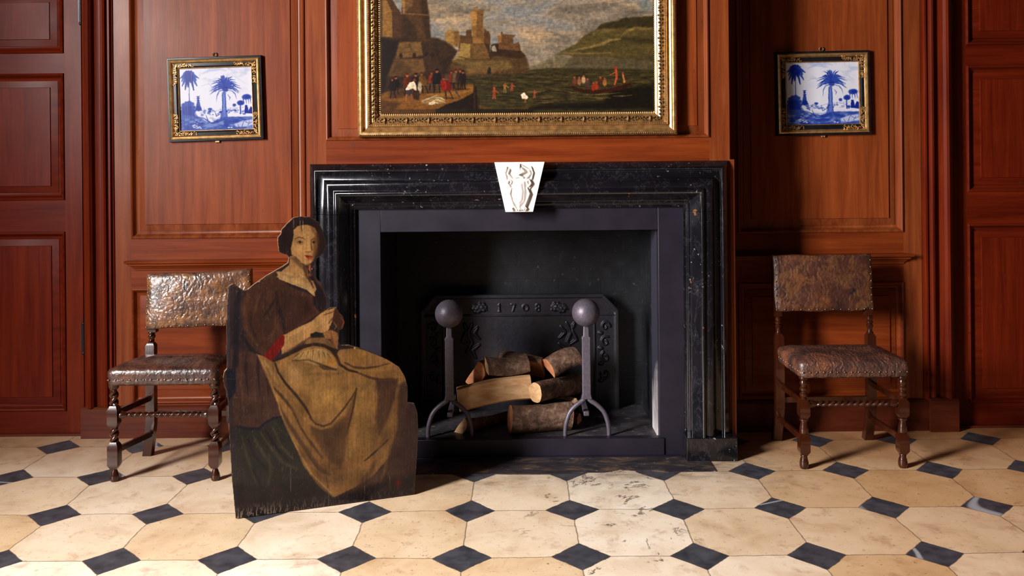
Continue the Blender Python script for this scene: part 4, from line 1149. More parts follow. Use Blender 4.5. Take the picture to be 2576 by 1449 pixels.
carv = tag(m.build('carved_leaf_band', M_GOLDD, fix=True), 'dark gold carved leaf ornament')
bk = MB().box(GX0+.01, GX1-.01, CH-.025, CH-.001, GZ0+.01, GZ1-.01).build('backing_board', M_BOARD)
rest(root, [canvas, top_canvas, fr, pearls, carv, bk])

# ------------------------------------------------------------------ blue and white tile pictures
def tile_picture(cx, cz, rot, label, variant):
    root = thing('framed_tile', label, 'framed tile', (cx, W, cz), (0, rot, 0), None)
    Wd, Hd = .483, .428
    x0, x1, z0, z1 = -Wd/2, Wd/2, -Hd/2, Hd/2
    pr = [(0,0),(0,.022),(.002,.025),(.010,.026),(.011,.022)]
    o = [MB().frame(x0, x1, z0, z1, pr, 0).build('outer_frame', M_EBONY, root, angle=25)]
    g = [(.010,.020),(.012,.027),(.018,.030),(.024,.028),(.027,.022),(.030,.019)]
    MB().frame(x0, x1, z0, z1, g, 0).build('gilt_fillet', M_GOLD, root, angle=25)
    g = [(.028,.018),(.034,.019),(.044,.020),(.052,.016)]
    band = MB().frame(x0, x1, z0, z1, g, 0).build('ebony_band', M_EBONY, root, angle=25)
    rnd = random.Random(5)
    for sx in (-1, 1):
        for sz in (-1, 1):
            m = MB()
            for k in range(84):
                r = rnd.uniform(0, .105) ; hor = k % 2
                q = rnd.uniform(-.008, .008)
                px = sx*(Wd/2-.040+q) if hor == 0 else sx*(Wd/2-.036-r)
                pz = sz*(Hd/2-.040+q) if hor == 1 else sz*(Hd/2-.036-r)
                a = rnd.uniform(0, PI)
                blob(m, Vector((px, -.018, pz)), Vector((math.cos(a), 0, math.sin(a))), rnd.uniform(.005,.010), .0028, .0055)
            blob(m, Vector((sx*(Wd/2-.036), -.018, sz*(Hd/2-.036))), Vector((.7*sx, 0, .7*sz)), .016, .004, .007)
            tag(m.build('corner_carving', M_GOLD, root, fix=True), 'gilt carved corner leaves')
    g = [(.051,.015),(.053,.019),(.056,.018),(.057,.012),(.057,.004)]
    MB().frame(x0, x1, z0, z1, g, 0).build('inner_fillet', M_GOLD, root, angle=25)
    # tile face
    tx0, tx1, tz0, tz1 = x0+.056, x1-.056, z0+.056, z1-.056
    xs = np.arange(tx0, tx1+.0016, .0016); zs = np.arange(tz0, tz1+.0016, .0016)
    SS, ZZ = np.meshgrid(xs, zs)
    P3 = np.stack([SS, np.full_like(SS, -.010), ZZ], -1)
    U = 270 + (SS-tx0)/(tx1-tx0)*1040; V = 320 + (tz1-ZZ)/(tz1-tz0)*910     # brush units of the tile
    p = Paint(U, V, (226,223,234)); p.wob = 9
    p.du = vnoise(U*.03, V*.03, 91+variant, 2)-.5; p.dv = vnoise(U*.03, V*.03, 7+variant, 2)-.5
    B, BM, BL = (20,40,140), (44,70,166), (150,162,208)
    o_ = (lambda a: a) if variant == 0 else (lambda a: a)
    def blend(mk, c): p.C[...] = p.C*(1-mk[...,None]) + np.array(c, float)*mk[...,None]
    n1 = vnoise(U*.006, V*.012, 17+variant*5, 4)
    blend(np.clip((n1-.52)*6, 0, 1)*np.clip(1-(V-320)/420, 0, 1)*.7*(U > 560), (168,178,212))
    p.line([(600,400),(720,350),(860,340),(940,360)], [6,40,30,8], (150,162,204), 22, .6)
    p.line([(580,590),(640,560),(700,550),(740,600),(820,590)], [3,6,8,6,3], (150,164,208), 4, .7)
    p.line([(1040,440),(1130,500),(1180,540),(1260,580)], [4,14,8,4], (184,192,220), 10, .6)
    p.line([(760,420),(860,390),(960,430)], 4, (180,188,216), 4, .5)
    # left palm
    p.line([(412,500),(410,660),(408,840)], [12,9,13], BM, 3)
    for a in ((-125,-40,-10),(-105,-90,40),(-60,-120,0),(-10,-125,-6),(55,-120,0),(100,-85,30),(135,-30,0),(110,40,110),(60,60,170),(-20,60,120),(-60,70,160),(-100,40,110),(20,50,60)):
        ex, my, ey = a
        p.line([(415,460),(415+ex*.55,440+my*.6),(415+ex,465+ey)], [26,44,14], BM if abs(ex) > 80 else B, 5, .92)
    p.dab((415,450), 70, 50, B, 8, .8)
    # great palm
    p.line([(905,700),(905,900),(895,1060)], [56,60,110], (84,106,184), 5)
    for x in (880, 905, 930): p.line([(x,720),(x-2,900),(x-(905-x)*.5,1050)], [6,8,4], B if x != 905 else (150,164,214), 3, .8)
    for k in range(34):
        a = -PI*.08 + (k/33.0)*PI*1.16; L = 190 + 40*math.sin(k*2.7+variant)
        dx, dy = math.cos(a), -math.sin(a)
        cx_, cy_ = 925, 620
        mid = (cx_+dx*L*.55, cy_+dy*L*.62-18); end = (cx_+dx*L, cy_+dy*L*.88+ (36 if abs(dx) > .55 else 8))
        p.line([(cx_, cy_), mid, end], [8,19,4], (56,82,172) if k % 3 else B, 3.5, .9)
    for a in (((900,650),(840,665),(805,730),(795,820)),((950,650),(1030,670),(1070,720),(1085,790)),((870,650),(780,640),(720,668)),((985,640),(1080,640),(1120,700)),((960,720),(990,760),(980,800))):
        p.line(a, [6,16,3], (84,106,180), 4, .9)
    p.poly([(950,560),(980,470),(1010,560),(990,600)], BM, 5, .8)
    p.dab((925,640), 44, 36, B, 10, .85)
    p.dab((900,470), 30, 34, BM, 8, .8)
    for x in (870, 895, 920): p.line([(x,440),(x+6,520),(915,600)], [4,9,5], B, 3, .7)
    # bush, pyramid tree, little trees
    p.poly([(290,1050),(295,900),(330,850),(400,830),(450,860),(470,920),(480,980),(520,1060)], BM, 10)
    for x, y in ((325,850),(365,825),(410,818),(445,840),(310,890),(465,890),(470,940),(300,940)): p.dab((x,y), 30, 26, BM, 8)
    p.poly([(300,1060),(310,900),(360,860),(440,870),(470,960),(500,1060)], B, 14, .6)
    p.poly([(520,730),(550,730),(548,780),(572,900),(590,940),(480,940),(500,880),(522,780)], BM, 6)
    for y in (728, 760, 790): p.line([(512,y),(535,y+6),(560,y-4)], 7, B, 3)
    p.dab((538,910), 40, 40, B, 6, .8)
    p.dab((700,925), 30, 20, BM, 5); p.line([(700,930),(700,970)], 6, B, 2)
    p.dab((1140,845), 52, 38, BM, 6); p.dab((1140,850), 30, 24, B, 6, .8); p.line([(1136,860),(1136,1000)], [14,20], BM, 4)
    p.dab((1230,760), 68, 40, BM, 6); p.dab((1240,765), 40, 26, B, 6, .8)
    for x in (1180,1215,1250,1280): p.line([(x,780),(x+8,860)], [18,5], BM, 4, .8)
    p.dab((1048,875), 26, 22, BM, 6)
    p.poly([(1190,1000),(1200,880),(1235,880),(1250,960),(1280,900),(1310,920),(1312,1010)], B, 7)
    # middle distance
    p.line([(560,950),(640,940),(740,965),(860,930),(1000,915),(1180,910)], 5, (130,146,198), 3, .9)
    rr_ = random.Random(11+variant)
    for k in range(46):
        x = rr_.uniform(560, 1190); y = rr_.uniform(940, 1010); s = rr_.uniform(.6, 1.5)
        p.dab((x, y), 15*s, 10*s, (84,106,184) if k % 3 else B, 5, .7)
        if k % 4 == 0: p.line([(x, y-48*s), (x+3, y)], [3, 8], (92,112,186), 3, .7)
    p.line([(620,1000),(700,1060),(790,1080),(860,1040)], [6,14,10,6], (120,138,196), 5, .8)
    p.poly([(600,990),(690,1000),(740,1050),(700,1090),(640,1060)], (222,220,232), 6)
    p.poly([(1000,1000),(1080,990),(1090,1035),(990,1035)], (224,222,232), 5)
    p.line([(990,912),(990,960)], 4, BM, 2); p.line([(1035,930),(1095,930),(1095,985),(1035,985)], 4, BM, 2)
    for a in (((480,960),(520,1030),(600,1040)),((640,1010),(660,1080),(700,1110)),((770,960),(790,1030),(850,1000))):
        p.line(a, [5,12,5], B, 4, .85)
    # foreground
    p.poly([(270,940),(330,1000),(480,1010),(560,1050),(640,1100),(720,1130),(800,1080),(900,1050),(1010,1045),(1180,1050),(1315,1050),(1315,1235),(270,1235)], (58,82,166), 9)
    n2 = vnoise(U*.014, V*.03, 27+variant, 4)
    low = np.clip((V-1030)/60, 0, 1)
    blend(low*np.clip((n2-.52)*7, 0, 1)*.75, (32,54,144)); blend(low*np.clip((.46-n2)*7, 0, 1)*.6, (150,164,212))
    p.line([(480,1040),(620,1060),(700,1125),(790,1120),(900,1080)], [6,14,18,20,10], (34,56,146), 6, .85)
    p.poly([(1040,1150),(1160,1110),(1300,1090),(1312,1180),(1180,1200),(1060,1190)], (206,208,228), 14, .85)
    for a in (((1150,1190),(1170,1130),(1200,1100)),((1200,1120),(1250,1150),(1300,1130)),((1230,1180),(1260,1120)),((1110,1200),(1090,1160))):
        p.line(a, 8, (52,74,158), 3, .85)
    for x, y in ((450,1160),(470,1150),(500,1165),(520,1190),(545,1180),(560,1200),(465,1180),(960,1200),(1000,1205)):
        p.dab((x,y), 16, 9, (216,216,232), 4, .9)
    for x, y in ((500,1080),(530,1100),(480,1110),(560,1110),(510,1130)):
        p.dab((x,y), 13, 8, (150,162,208), 4, .8)
    tf = paint_grid('tile', P3, p.C, np.ones(SS.shape, bool), M_TILE, .68); tf.parent = root
    m = MB()
    ring = [(.010*math.cos(2*PI*i/18), -.008, z1+.012+.010*math.sin(2*PI*i/18)) for i in range(19)]
    m.tube(ring, .0024, 8).tube([(0,-.004,z1-.004),(0,-.008,z1+.004)], .003, 8)
    m.build('hanging_ring', M_GOLDD, root)
    m = MB().box(-.010,.010,-.012,-.001,z0-.007,z0+.002).ball((-.006,-.010,z0-.007),.004).ball((.006,-.010,z0-.007),.004)
    m.build('lower_bracket', M_GOLD, root)
    MB().box(x0+.004, x1-.004, -.0085, -.0005, z0+.004, z1-.004).build('backing_board', M_BOARD, root)
    return root
M_TILE = paint_mat('blue_and_white_glaze', .22, 0.0, spec=.25)
c = at(545, 249, W); tile_picture(c.x, c.z, -.024, 'blue and white palm tile in gilt and black frame on the left panel, brightly lit', 0)
c = at(2067, 235, W); tile_picture(c.x, c.z, -.012, 'shadowed blue and white palm tile in gilt and black frame on the right panel', 1)

# ------------------------------------------------------------------ reliefs: keystone and fireback
def relief(name, x0, x1, z0, z1, y, step, fn, mask_fn, mat):
    xs = np.arange(x0, x1+step/2, step); zs = np.arange(z0, z1+step/2, step)
    SS, ZZ = np.meshgrid(xs, zs)
    p = Paint(SS*1000, ZZ*1000, (0,0,0)); p.wob = 0          # millimetres
    fn(p)
    P3 = np.stack([SS, y - p.C[...,0]*.001, ZZ], -1)
    return paint_grid(name, P3, None, mask_fn(SS, ZZ), mat)
KT, KBt = FZ + .0015, 1.157
kx = lambda z, s: (-.082 - .034*(z-KBt)/(KT-KBt)*.85) if s < 0 else (.090 + .034*(z-KBt)/(KT-KBt)*.85)
KC = .031
def key_fn(p):
    H = lambda h: (h, h, h)
    q = lambda *a: [((KC + x*.001)*1000, KBt*1000 + y) for x, y in a]
    p.poly(q((-40,150),(-52,120),(-40,88),(-46,60),(-30,20),(0,4),(30,18),(48,60),(42,90),(58,116),(44,152),(10,160),(-10,160)), H(7), 3)
    p.poly(q((-26,140),(-30,100),(-26,50),(0,22),(26,50),(30,100),(26,140),(0,146)), H(16), 5)
    p.poly(q((-18,130),(-20,90),(-16,55),(0,36),(14,55),(18,95),(12,130)), H(21), 7)
    for s in (-1, 1):
        p.line(q((s*44,118),(s*54,132),(s*46,148),(s*34,140),(s*40,128)), [9,9,8,6,4], H(16), 2.5)
        p.line(q((s*36,110),(s*46,84),(s*34,50),(s*24,26),(s*10,10)), [8,11,9,9,6], H(15), 3)
        p.line(q((s*24,26),(s*34,16),(s*28,6)), [6,6,4], H(13), 2.5)
        p.line(q((s*30,150),(s*52,176),(s*44,196)), [6,9,5], H(10), 3)
        p.line(q((s*58,150),(s*64,180),(s*56,206)), [4,7,4], H(9), 3)
    p.line(q((-18,158),(0,164),(18,158)), [8,12,8], H(17), 3)
    p.line(q((-12,168),(4,178),(22,186),(12,200)), [10,14,13,8], H(18), 3.5)
    p.line(q((2,196),(4,218)), [7,4], H(14), 2.5); p.line(q((14,212),(34,200),(56,190)), [5,8,4], H(12), 3)
    p.dab(q((0,14))[0], 7, 7, H(14), 2); p.dab(q((20,14))[0], 8, 7, H(13), 2)
key = relief('keystone', KC-.12, KC+.125, KBt, KT, 4.004+.012, .0013, key_fn, lambda S, Z: (S > KC-.0 + (-.063 - .049*(Z-KBt)/(KT-KBt))) & (S < KC + (.063 + .055*(Z-KBt)/(KT-KBt))), M_WHITE)
m = MB()
def trap(y, o=0.0):
    return [(KC-.063-o, y, KBt), (KC+.063+o, y, KBt), (KC+.118+o, y, KT), (KC-.112-o, y, KT)]
m.rings([trap(4.0162), trap(CH+.01)], 0, True, True)
kb = m.build('keystone_block', M_WHITE, smooth=False)
tag(key, 'white marble keystone carved with a shield and scrolls'); tag(kb, 'white marble keystone block')
inv = Matrix.Translation(fp.location).inverted()
for o in (key, kb): o.data.transform(inv); o.parent = fp

FBX0, FBX1, FBZ0, FBZ1, FBY = -.49, .552, .081, .684, 4.615
def fb_fn(p):
    H = lambda h: (h, h, h)
    p.C[...] = 4
    X0, X1, Z0, Z1 = FBX0*1000, FBX1*1000, FBZ0*1000, FBZ1*1000
    cx = (X0+X1)/2
    o = [(X0+8,Z0),(X0+8,Z1-88),(X0+80,Z1-8),(X1-80,Z1-8),(X1-8,Z1-88),(X1-8,Z0)]
    p.line(o, 20, H(12), 3)
    p.line([(X0+14,Z1-108),(X1-14,Z1-108)], 7, H(11), 2)
    p.line([(X0+120,Z0),(X0+120,Z1-110)], 8, H(11), 2); p.line([(X1-125,Z0),(X1-125,Z1-110)], 8, H(11), 2)
    # date
    zc = Z1-68; h = 19
    def dig(xc, pts, w=5): p.line([(xc+a*h*.5, zc+b*h) for a, b in pts], w, H(13), 1.6)
    dig(cx-104, ((0,1),(0,-1))); dig(cx-104, ((-.5,.7),(0,1))); dig(cx-104, ((-.5,-1),(.5,-1)))
    dig(cx-32, ((-1,1),(1,1),(-.2,-1)))
    p.line([(cx+32+14*math.cos(2*PI*i/16), zc+16*math.sin(2*PI*i/16)) for i in range(17)], 6, H(13), 1.6)
    for s in (-1, 1): p.line([(cx+98+9*math.cos(2*PI*i/14), zc+s*9.5+9*math.sin(2*PI*i/14)) for i in range(15)], 5, H(13), 1.6)
    def rose(x, z, r, k):
        for i in range(k): p.dab((x+r*math.cos(2*PI*i/k), z+r*math.sin(2*PI*i/k)), r*.52, r*.52, H(15), 3)
        p.dab((x, z), r*.5, r*.5, H(18), 3)
    for s in (-1, 1):
        for d in (196, 224): rose(cx+s*d, zc+(4 if d == 196 else -4), 17, 6)
        p.line([(cx+s*170, zc-14),(cx+s*185, zc+16),(cx+s*240, zc+14),(cx+s*258, zc-12)], [4,8,8,4], H(12), 2)
        rose(cx+s*355, zc+4, 15, 5); rose(cx+s*378, zc-22, 12, 5)
        # scrolls down the side borders
        xb = cx + s*452
        for j, z in enumerate((Z1-170, Z1-250, Z1-330, Z1-420)):
            sp = [(xb + (26-2.0*i)*math.cos(i*.62+j)*s, z + (30-2.2*i)*math.sin(i*.62+j)) for i in range(11)]
            p.line(sp, [9,9,8,8,7,6], H(15), 2.6); p.dab((xb-s*24, z-34), 12, 9, H(13), 3)
        # supporters in the field
        xb = cx + s*250
        for a in (((0,-150),(20,-200),(0,-250),(30,-300)),((-30,-170),(-10,-200),(-40,-230)),((30,-190),(50,-240),(20,-260)),((-40,-260),(0,-290),(-20,-330)),((40,-150),(30,-180))):
            p.line([(xb+s*x, Z1+z) for x, z in a], [8,18,14,8], H(15), 4)
def fb_mask(S, Z):
    c = .078
    return ~(((S-FBX0) + (FBZ1-Z) < c) | ((FBX1-S) + (FBZ1-Z) < c))
root = thing('fireback', 'black cast iron fireback dated 1708 with scrolls, against the rear brickwork', 'fireback', ((FBX0+FBX1)/2, FBY, FBZ0))
pl = relief('relief_face', FBX0, FBX1, FBZ0, FBZ1, FBY, .0028, fb_fn, fb_mask, M_IRON)
c_ = .078; m = MB()
def fbo(y): return [(FBX0,y,FBZ0),(FBX1,y,FBZ0),(FBX1,y,FBZ1-c_),(FBX1-c_,y,FBZ1),(FBX0+c_,y,FBZ1),(FBX0,y,FBZ1-c_)]
m.rings([fbo(FBY-.0035), fbo(FBY+.03)])
pb = m.build('plate', M_IRON, smooth=False)
rest(root, [pl, pb])
# ------------------------------------------------------------------ andirons
HZ = .0805
def andiron(x, y, label):
    root = thing('andiron', label, 'andiron', (x, y, HZ), group=None)
    zb = .666 - HZ
    m = MB().ball((0,0,zb), .0665, seg=32, rows=20)
    m.build('ball_finial', M_WROUGHT, root)
    m = MB()
    rr = []
    for z, w, d in ((.175,.026,.016),(.20,.020,.016),(.40,.020,.014),(.455,.020,.014),(.468,.022,.014),(.475,.014,.011),(.53,.012,.010)):
        rr.append([(-w,-d,z),(w,-d,z),(w,d,z),(-w,d,z)])
    m.rings(rr)
    m.build('shaft', M_WROUGHT, root, bevel=.003)
    for s in (-1, 1):
        pts = [(s*.008, 0, .205), (s*.014, -.002, .172), (s*.045, -.006, .150), (s*.078, -.010, .118), (s*.096, -.012, .075), (s*.103, -.010, .035), (s*.104, -.008, .003)]
        # smooth the leg
        P = []
        for k in range(len(pts)-1):
            p0, p1, p2, p3 = (Vector(pts[max(0,min(len(pts)-1,k+j))]) for j in (-1,0,1,2))
            for t in (0, .25, .5, .75):
                P.append(.5*((2*p1)+(-p0+p2)*t+(2*p0-5*p1+4*p2-p3)*t*t+(-p0+3*p1-3*p2+p3)*t**3))
        P.append(Vector(pts[-1]))
        n = len(P)
        MB().tube(P, [.0125 - .003*i/n for i in range(n)], 12).build('leg', M_WROUGHT, root)
    m = MB().box(-.013, .013, .012, .40, .088, .110).box(-.013, .013, .378, .40, .0, .090)
    m.build('log_bar', M_WROUGHT, root, bevel=.003)
    return root
andiron(-.307, 4.165, 'wrought iron andiron with ball top, left one, nearer the painted board')
andiron(.345, 4.165, 'wrought iron andiron with ball top, right one, before the fireback scrolls')

# ------------------------------------------------------------------ logs
def log(p0, p1, r, label, kind='round', roll=0.0, cut=None, seed=1, r1=None, squash=1.0):
    p0, p1 = Vector(p0), Vector(p1); rnd = random.Random(seed)
    ax = (p1-p0).normalized(); L = (p1-p0).length
    up = Vector((0,0,1)); sd = ax.cross(up).normalized(); up = sd.cross(ax).normalized()
    n = 28; prof = []
    ph = [rnd.uniform(0, 6.28) for _ in range(4)]
    for i in range(n):
        a = 2*PI*i/n
        q = 1 + .06*math.sin(2*a+ph[0]) + .04*math.sin(3*a+ph[1]) + .02*math.sin(7*a+ph[2])
        x, z = math.cos(a)*q, math.sin(a)*q*squash
        flat = False
        if kind == 'half' and z > .05: z, flat = .05 + .03*math.sin(3*x+ph[0]), True
        if kind == 'quarter':
            if z > .1 and z > -x*.2: z, flat = .1+.04*math.sin(4*x), True
            if x > .55: x, flat = .55, True
        if kind == 'slab':
            k_ = max(abs(math.cos(a))/.70, abs(math.sin(a))); x, z = math.cos(a)/k_*1.0, math.sin(a)/k_
            flat = not (math.cos(a) < -.75)
            z += .05*math.sin(3*a+ph[0]); x += .04*math.sin(4*a+ph[1])
        if kind == 'wedge':
            if z > .35: z, flat = .35, True
            if z < -.25 - x*.35: z, flat = -.25 - x*.35, True
        prof.append((x, z, flat))
    ca, sa = math.cos(roll), math.sin(roll)
    rr = []; K = 9
    for k in range(K+1):
        t = k/K; R = r + ((r1 or r)-r)*t
        bow = .012*math.sin(PI*t + ph[3])
        ring = []
        for x, z, f in prof:
            j = 1 + (.0 if f else rnd.uniform(-.02, .02))
            X, Z = (x*ca - z*sa)*R*j, (x*sa + z*ca)*R*j
            ring.append(tuple(p0 + ax*(L*t) + sd*X + up*(Z + bow)))
        rr.append(ring)
    m = MB(); base = len(m.v)
    m.v = [p for g in rr for p in g]
    for k in range(K):
        for i in range(n):
            j = (i+1) % n
            m.f.append((k*n+i, k*n+j, (k+1)*n+j, (k+1)*n+i)); m.m.append(1 if prof[i][2] and prof[j][2] else 0)
    for e, ringi in ((0, 0), (1, K)):
        c = Vector((0,0,0))
        for p in rr[ringi]: c += Vector(p)
        c = c/n + ax*(-.002 if e == 0 else .002); ci = len(m.v); m.v.append(tuple(c))
        for i in range(n):
            m.f.append((ringi*n+i, ringi*n+(i+1) % n, ci)); m.m.append(1)
    o = m.build('log', [M_BARK, cut or M_CUT], angle=50)
    mid = (p0+p1)/2
    o.data.transform(Matrix.Translation(-mid)); o.location = mid
    tag(o, label, 'log', 'logs stacked between the andirons')
    return o
log(at(1156,1066,4.225), at(1278,1050,4.50), .0475, 'pale-ended split log lying lowest at the left of the pile', 'half', .9, M_CUT, 3)
log(at(1283,1047,4.225), at(1434,1050,4.275), .0705, 'thick bark-covered log lying across the bottom front of the pile', 'round', .3, M_CUTO, 8)
log(at(1395,1062,4.42), at(1458,1064,4.37), .036, 'small dark log end behind the thick bottom log', 'round', 0, M_CUTO, 9)
log(at(1152,1003,4.245), at(1336,975,4.285), .057, 'pale split log with bare light face in the middle of the pile', 'slab', .12, M_CUT, 5)
log(at(1346,994,4.22), at(1452,958,4.50), .043, 'round log with pale sawn end facing the room', 'round', .2, M_CUT, 6, .046, 1.05)
log(at(1446,1001,4.36), at(1400,1004,4.52), .020, 'thin log with small bright end low at the right', 'quarter', .4, M_CUT, 13)
log(at(1188,942,4.30), at(1250,915,4.56), .066, 'split log with broad orange end at the upper left', 'half', 1.0, M_CUTO, 10)
log(at(1222,932,4.285), at(1325,920,4.34), .062, 'bark log with yellow split end upper middle of the pile', 'half', 3.0, M_CUT, 11)
log(at(1262,915,4.47), at(1366,922,4.41), .060, 'reddish split log at the back top of the pile', 'wedge', 1.2, M_CUTO, 12)
log(at(1378,928,4.36), at(1448,900,4.44), .056, 'bark-covered log at the top right of the pile', 'half', 2.6, M_CUTO, 14)

# ------------------------------------------------------------------ leather chairs
def cushion(wf, wb, d, z0, z1, dome, m, mi=0, seg=15, rad=.035, sag=0.0):
    """trapezoid seat, front edge at y=0, running back to y=d"""
    def ring(z, ins):
        r = max(rad - ins*.3, .008); pts = []
        hf, hb = wf/2-ins, wb/2-ins; y0, y1 = ins, d-ins
        cs = [(-hf, y0), (hf, y0), (hb, y1), (-hb, y1)]
        for k in range(4):
            a = Vector(cs[k-1]); b = Vector(cs[k]); c = Vector(cs[(k+1) % 4])
            pa = b + (a-b).normalized()*r; pc = b + (c-b).normalized()*r
            for t in (0, .25, .5, .75, 1):
                q = pa*(1-t)**2 + b*2*t*(1-t) + pc*t*t
                pts.append(q)
            nx = Vector(cs[(k+1) % 4]) + (b-c).normalized()*r
            for t in np.linspace(0, 1, seg)[1:-1]: pts.append(pc*(1-t) + nx*t)
        out = []
        for p in pts:
            w = .0016*math.sin(p.x*95)+.0012*math.sin(p.y*80+1)
            out.append((p.x, p.y, z + w*(1 if z > z0+.01 else 1.5)))
        return out
    rr = [ring(z0, .006), ring(z0+.004, .001), ring(z0+.022, 0), ring(z0+.024, .001), ring((z0+z1)/2, -.003), ring(z1-.018, -.002), ring(z1-.006, .004), ring(z1, .014)]
    for ins in (.035, .07, .11, .15, .18):
        k = min(1, ins/.18)
        rr.append(ring(z1 + dome*math.sin(k*PI/2) - sag*k*k, ins*min(1, d/2/.185)))
    return m.rings(rr, mi, True, True)

def chair(name, label, loc, yaw, D, rx, feet, seatz, leath, backl, back, twisty):
    """local axes: x right, y towards the wall, front legs at y=0"""
    root = thing(name, label, 'chair', loc, (0, 0, yaw), None)
    hx = .2215
    T = lambda x, y, z=0: Matrix.Translation((x, y, z))
    # front legs
    for s in (-1, 1):
        m = MB(); M = T(s*hx, 0)
        if twisty:
            m.lathe([(.004,0),(.015,0),(.019,.006),(.020,.016),(.018,.030),(.012,.046),(.0095,.054),(.013,.057)], 20, 0, M)
            m.block(.0225, .055, .173, .018, 0, M)
            m.twist(.0145, .0065, .170, .240, .068, 0, M)
            m.block(.0225, .236, .332, .018, 0, M)
            m.twist(.0145, .0065, .328, .405, .068, 0, M)
            m.lathe([(.012,.400),(.019,.408),(.023,.418),(.024,.428),(.024,.440)], 20, 0, M)
        else:
            m.lathe([(.004,0),(.015,0),(.018,.004),(.020,.014),(.020,.028),(.017,.042),(.014,.052),(.016,.060),(.014,.066)], 20, 0, M)
            m.block(.0225, .062, .158, .016, 0, M)
            m.lathe([(.012,.152),(.019,.160),(.020,.172),(.017,.190),(.013,.206),(.013,.212),(.019,.216),(.019,.222),(.012,.226)], 20, 0, M)
            m.block(.0225, .224, .312, .016, 0, M)
            m.lathe([(.012,.306),(.015,.312),(.011,.318),(.017,.326),(.018,.334),(.012,.343),(.012,.346),(.017,.352),(.018,.360),(.012,.369),(.012,.372),(.016,.380),(.016,.388),(.012,.396),(.020,.404),(.020,.42)], 20, 0, M)
        m.build('leg', W_CH, root, angle=32)
    # rear legs: square below, turned between seat and back
    bz0, bz1 = back['z0'], back['z1']
    yb, yt = back['y0'], back['y1']
    for s, fx in ((-1, feet[0]), (1, feet[1])):
        xs = rx[0] if s < 0 else rx[1]
        q = .0205
        def sq(x, y, z, h=q): return [(x-h,y-h,z),(x+h,y-h,z),(x+h,y+h,z),(x-h,y+h,z)]
        m = MB()
        m.rings([sq(fx, D+.055, 0), sq((fx+xs)/2, D+.028, .08), sq(xs, D, .18), sq(xs, D, .40), sq(xs, D+.004, seatz+.035), sq(xs, D+.005, seatz+.05, q*.6)])
        zt0, zt1 = seatz+.046, bz0-.022
        h = zt1-zt0
        M = Matrix.Translation((xs, D+.006, zt0))
        sh = Matrix.Shear('XY', 4, (0, (yb-D-.006)/max(h, .01))) if False else Matrix.Identity(4)
        sh[1][2] = (yb-.012-D-.006)/h*.9
        M = M @ sh
        if twisty:
            m.lathe([(.010,0),(.015,h*.06),(.012,h*.10)], 18, 0, M)
            m.twist(.0125, .0050, h*.08, h*.86, .055, 0, M)
            m.lathe([(.012,h*.84),(.017,h*.9),(.020,h*.96),(.020,h)], 18, 0, M)
        else:
            m.lathe([(.011,0),(.017,h*.04),(.017,h*.08),(.012,h*.12),(.011,h*.2),(.014,h*.36),(.018,h*.44),(.014,h*.5),(.012,h*.54),(.017,h*.60),(.017,h*.66),(.012,h*.72),(.016,h*.80),(.016,h*.86),(.012,h*.92),(.019,h)], 18, 0, M)
        yo = .006 + back['turn']*(xs-back['cx'])/(back['w']/2)
        m.rings([sq(xs, yb-.002, zt1-.002, .019), sq(xs, yb+yo, bz0+.02, .017), sq(xs, yt+yo, bz1-.02, .015)])
        m.build('leg', W_CH, root, angle=32)
    # stretchers
    m = MB()
    R = Matrix.Rotation(PI/2, 4, 'Y')
    Mx = Matrix.Translation((-hx, 0, .290)) @ R
    L = 2*hx
    m.lathe([(.012,.020),(.016,.026),(.017,.034),(.014,.046),(.009,.058)], 18, 0, Mx)
    m.twist(.0095, .0048, .055, L-.055, .054 if twisty else .056, 0, Mx, taper=.01, hand=-1)
    m.lathe([(.009,L-.058),(.014,L-.046),(.017,L-.034),(.016,L-.026),(.012,L-.020)], 18, 0, Mx)
    m.build('front_stretcher', W_CH, root, angle=40)
    for s in (-1, 1):
        xr = rx[0] if s < 0 else rx[1]
        for z, dz in ((.295, -.004), (.130, -.010)):
            m = MB()
            e = lambda x, y, zz: [(x-.008, y, zz-.013), (x+.008, y, zz-.013), (x+.008, y, zz+.013), (x-.008, y, zz+.013)]
            m.rings([e(s*hx, .015, z), e(xr, D-.012, z+dz)])
            m.build('side_stretcher', W_CH, root, bevel=.002)
    m = MB().box(rx[0]+.015, rx[1]-.015, D-.009, D+.009, .200, .228)
    m.build('rear_stretcher', W_CH, root, bevel=.002)
    # seat
    m = MB(); st_lo = seatz - .075
    cushion(.492, (rx[1]-rx[0])+.045, D-.005, st_lo, seatz, .020 if twisty else .028, m, sag=0 if twisty else .012)
    cxo = Matrix.Translation((0, -.030, 0))
    m.v = [(x + (rx[0]+rx[1])/2*max(0, y/D), y-.030, z) for x, y, z in m.v]
    seat = m.build('seat', leath, root, angle=60)
    # nails
    nm = MB(); nm.ball((0,0,0), .0042, .0026, .0042, 10, 6)
    nail0 = None
    def nail(x, y, z, par, rz=0):
        nonlocal nail0
        if nail0 is None:
            nail0 = nm.build('nail', M_NAIL)
            o = nail0
        else:
            o = nail0.copy(); col.objects.link(o)
        o.parent = par; o.location = (x, y, z); o.rotation_euler = (0, 0, rz)
    for i in range(16): nail(-.232 + .464*i/15, -.0315, st_lo+.026, seat)
    wb2 = ((rx[1]-rx[0])+.045)/2
    for s in (-1, 1):
        for i in range(1, 10):
            t = i/10; y = -.03 + t*(D-.005)
            nail(s*(.246 + (wb2-.246)*t + .0005) + (rx[0]+rx[1])/2*max(0, (y+.03)/D), y, st_lo+.026, seat, PI/2)
    # backrest
    bw = back['w']/2; cx = back['cx']; th = .021
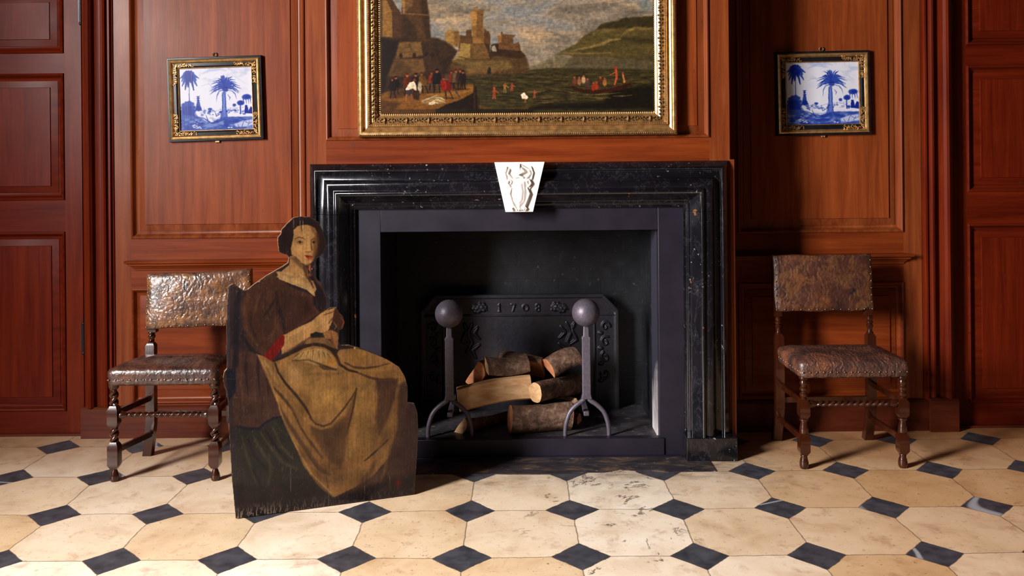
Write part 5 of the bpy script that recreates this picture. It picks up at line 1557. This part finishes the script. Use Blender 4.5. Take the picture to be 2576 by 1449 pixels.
    def bring(off, ins, bul=0):
        out = []
        N = 16
        seq = [(-1+2*i/N, -1) for i in range(N)] + [(1, -1+2*i/N) for i in range(N)] + [(1-2*i/N, 1) for i in range(N)] + [(-1, 1-2*i/N) for i in range(N)]
        for a, b in seq:
            x = cx + a*(bw-ins) + .002*math.sin(b*5)*abs(a)
            zc, hz_ = (bz0+bz1)/2, (bz1-bz0)/2-ins
            z = zc + b*hz_ + (back['droop']*(1-a*a) if b > .99 else 0) + .002*math.sin(a*9)*abs(b) + back.get('skew', 0)*a
            t = (z-bz0)/(bz1-bz0)
            y = yb + (yt-yb)*t + off + .010*(a*a) - .006 + back['turn']*a
            out.append((x, y, z))
        return out
    m = MB()
    m.rings([bring(th, .004), bring(th-.004, 0), bring(-th+.006, 0), bring(-th, .005), bring(-th-.003, .03), bring(-th-.006, .07), bring(-th-.007, .11)])
    br = m.build('backrest', backl, root, angle=60)
    nb = []
    for i in range(13): nb.append((-1+2*i/12*1.0, -1))
    for i in range(1, 8): nb += [(-1, -1+2*i/7.5), (1, -1+2*i/7.5)]
    for a, b in nb:
        a2 = a*.965; b2 = b*.93
        z = (bz0+bz1)/2 + b2*(bz1-bz0)/2 + back.get('skew', 0)*a2; t = (z-bz0)/(bz1-bz0)
        nail(cx + a2*bw, yb + (yt-yb)*t - th - .001 + .010*a2*a2 - .006 + back['turn']*a2, z, br)
    return root

chair('chair', 'glossy brown leather chair with barley-twist legs on the left, behind the painted board', (-1.538, 3.845, 0), 0.0,
      .285, (-.175, .205), (-.215, .235), .500, L_SEAT, L_BACK,
      dict(z0=.618, z1=.877, y0=.315, y1=.345, w=.484, cx=.040, turn=.018, droop=-.004, skew=.006), True)
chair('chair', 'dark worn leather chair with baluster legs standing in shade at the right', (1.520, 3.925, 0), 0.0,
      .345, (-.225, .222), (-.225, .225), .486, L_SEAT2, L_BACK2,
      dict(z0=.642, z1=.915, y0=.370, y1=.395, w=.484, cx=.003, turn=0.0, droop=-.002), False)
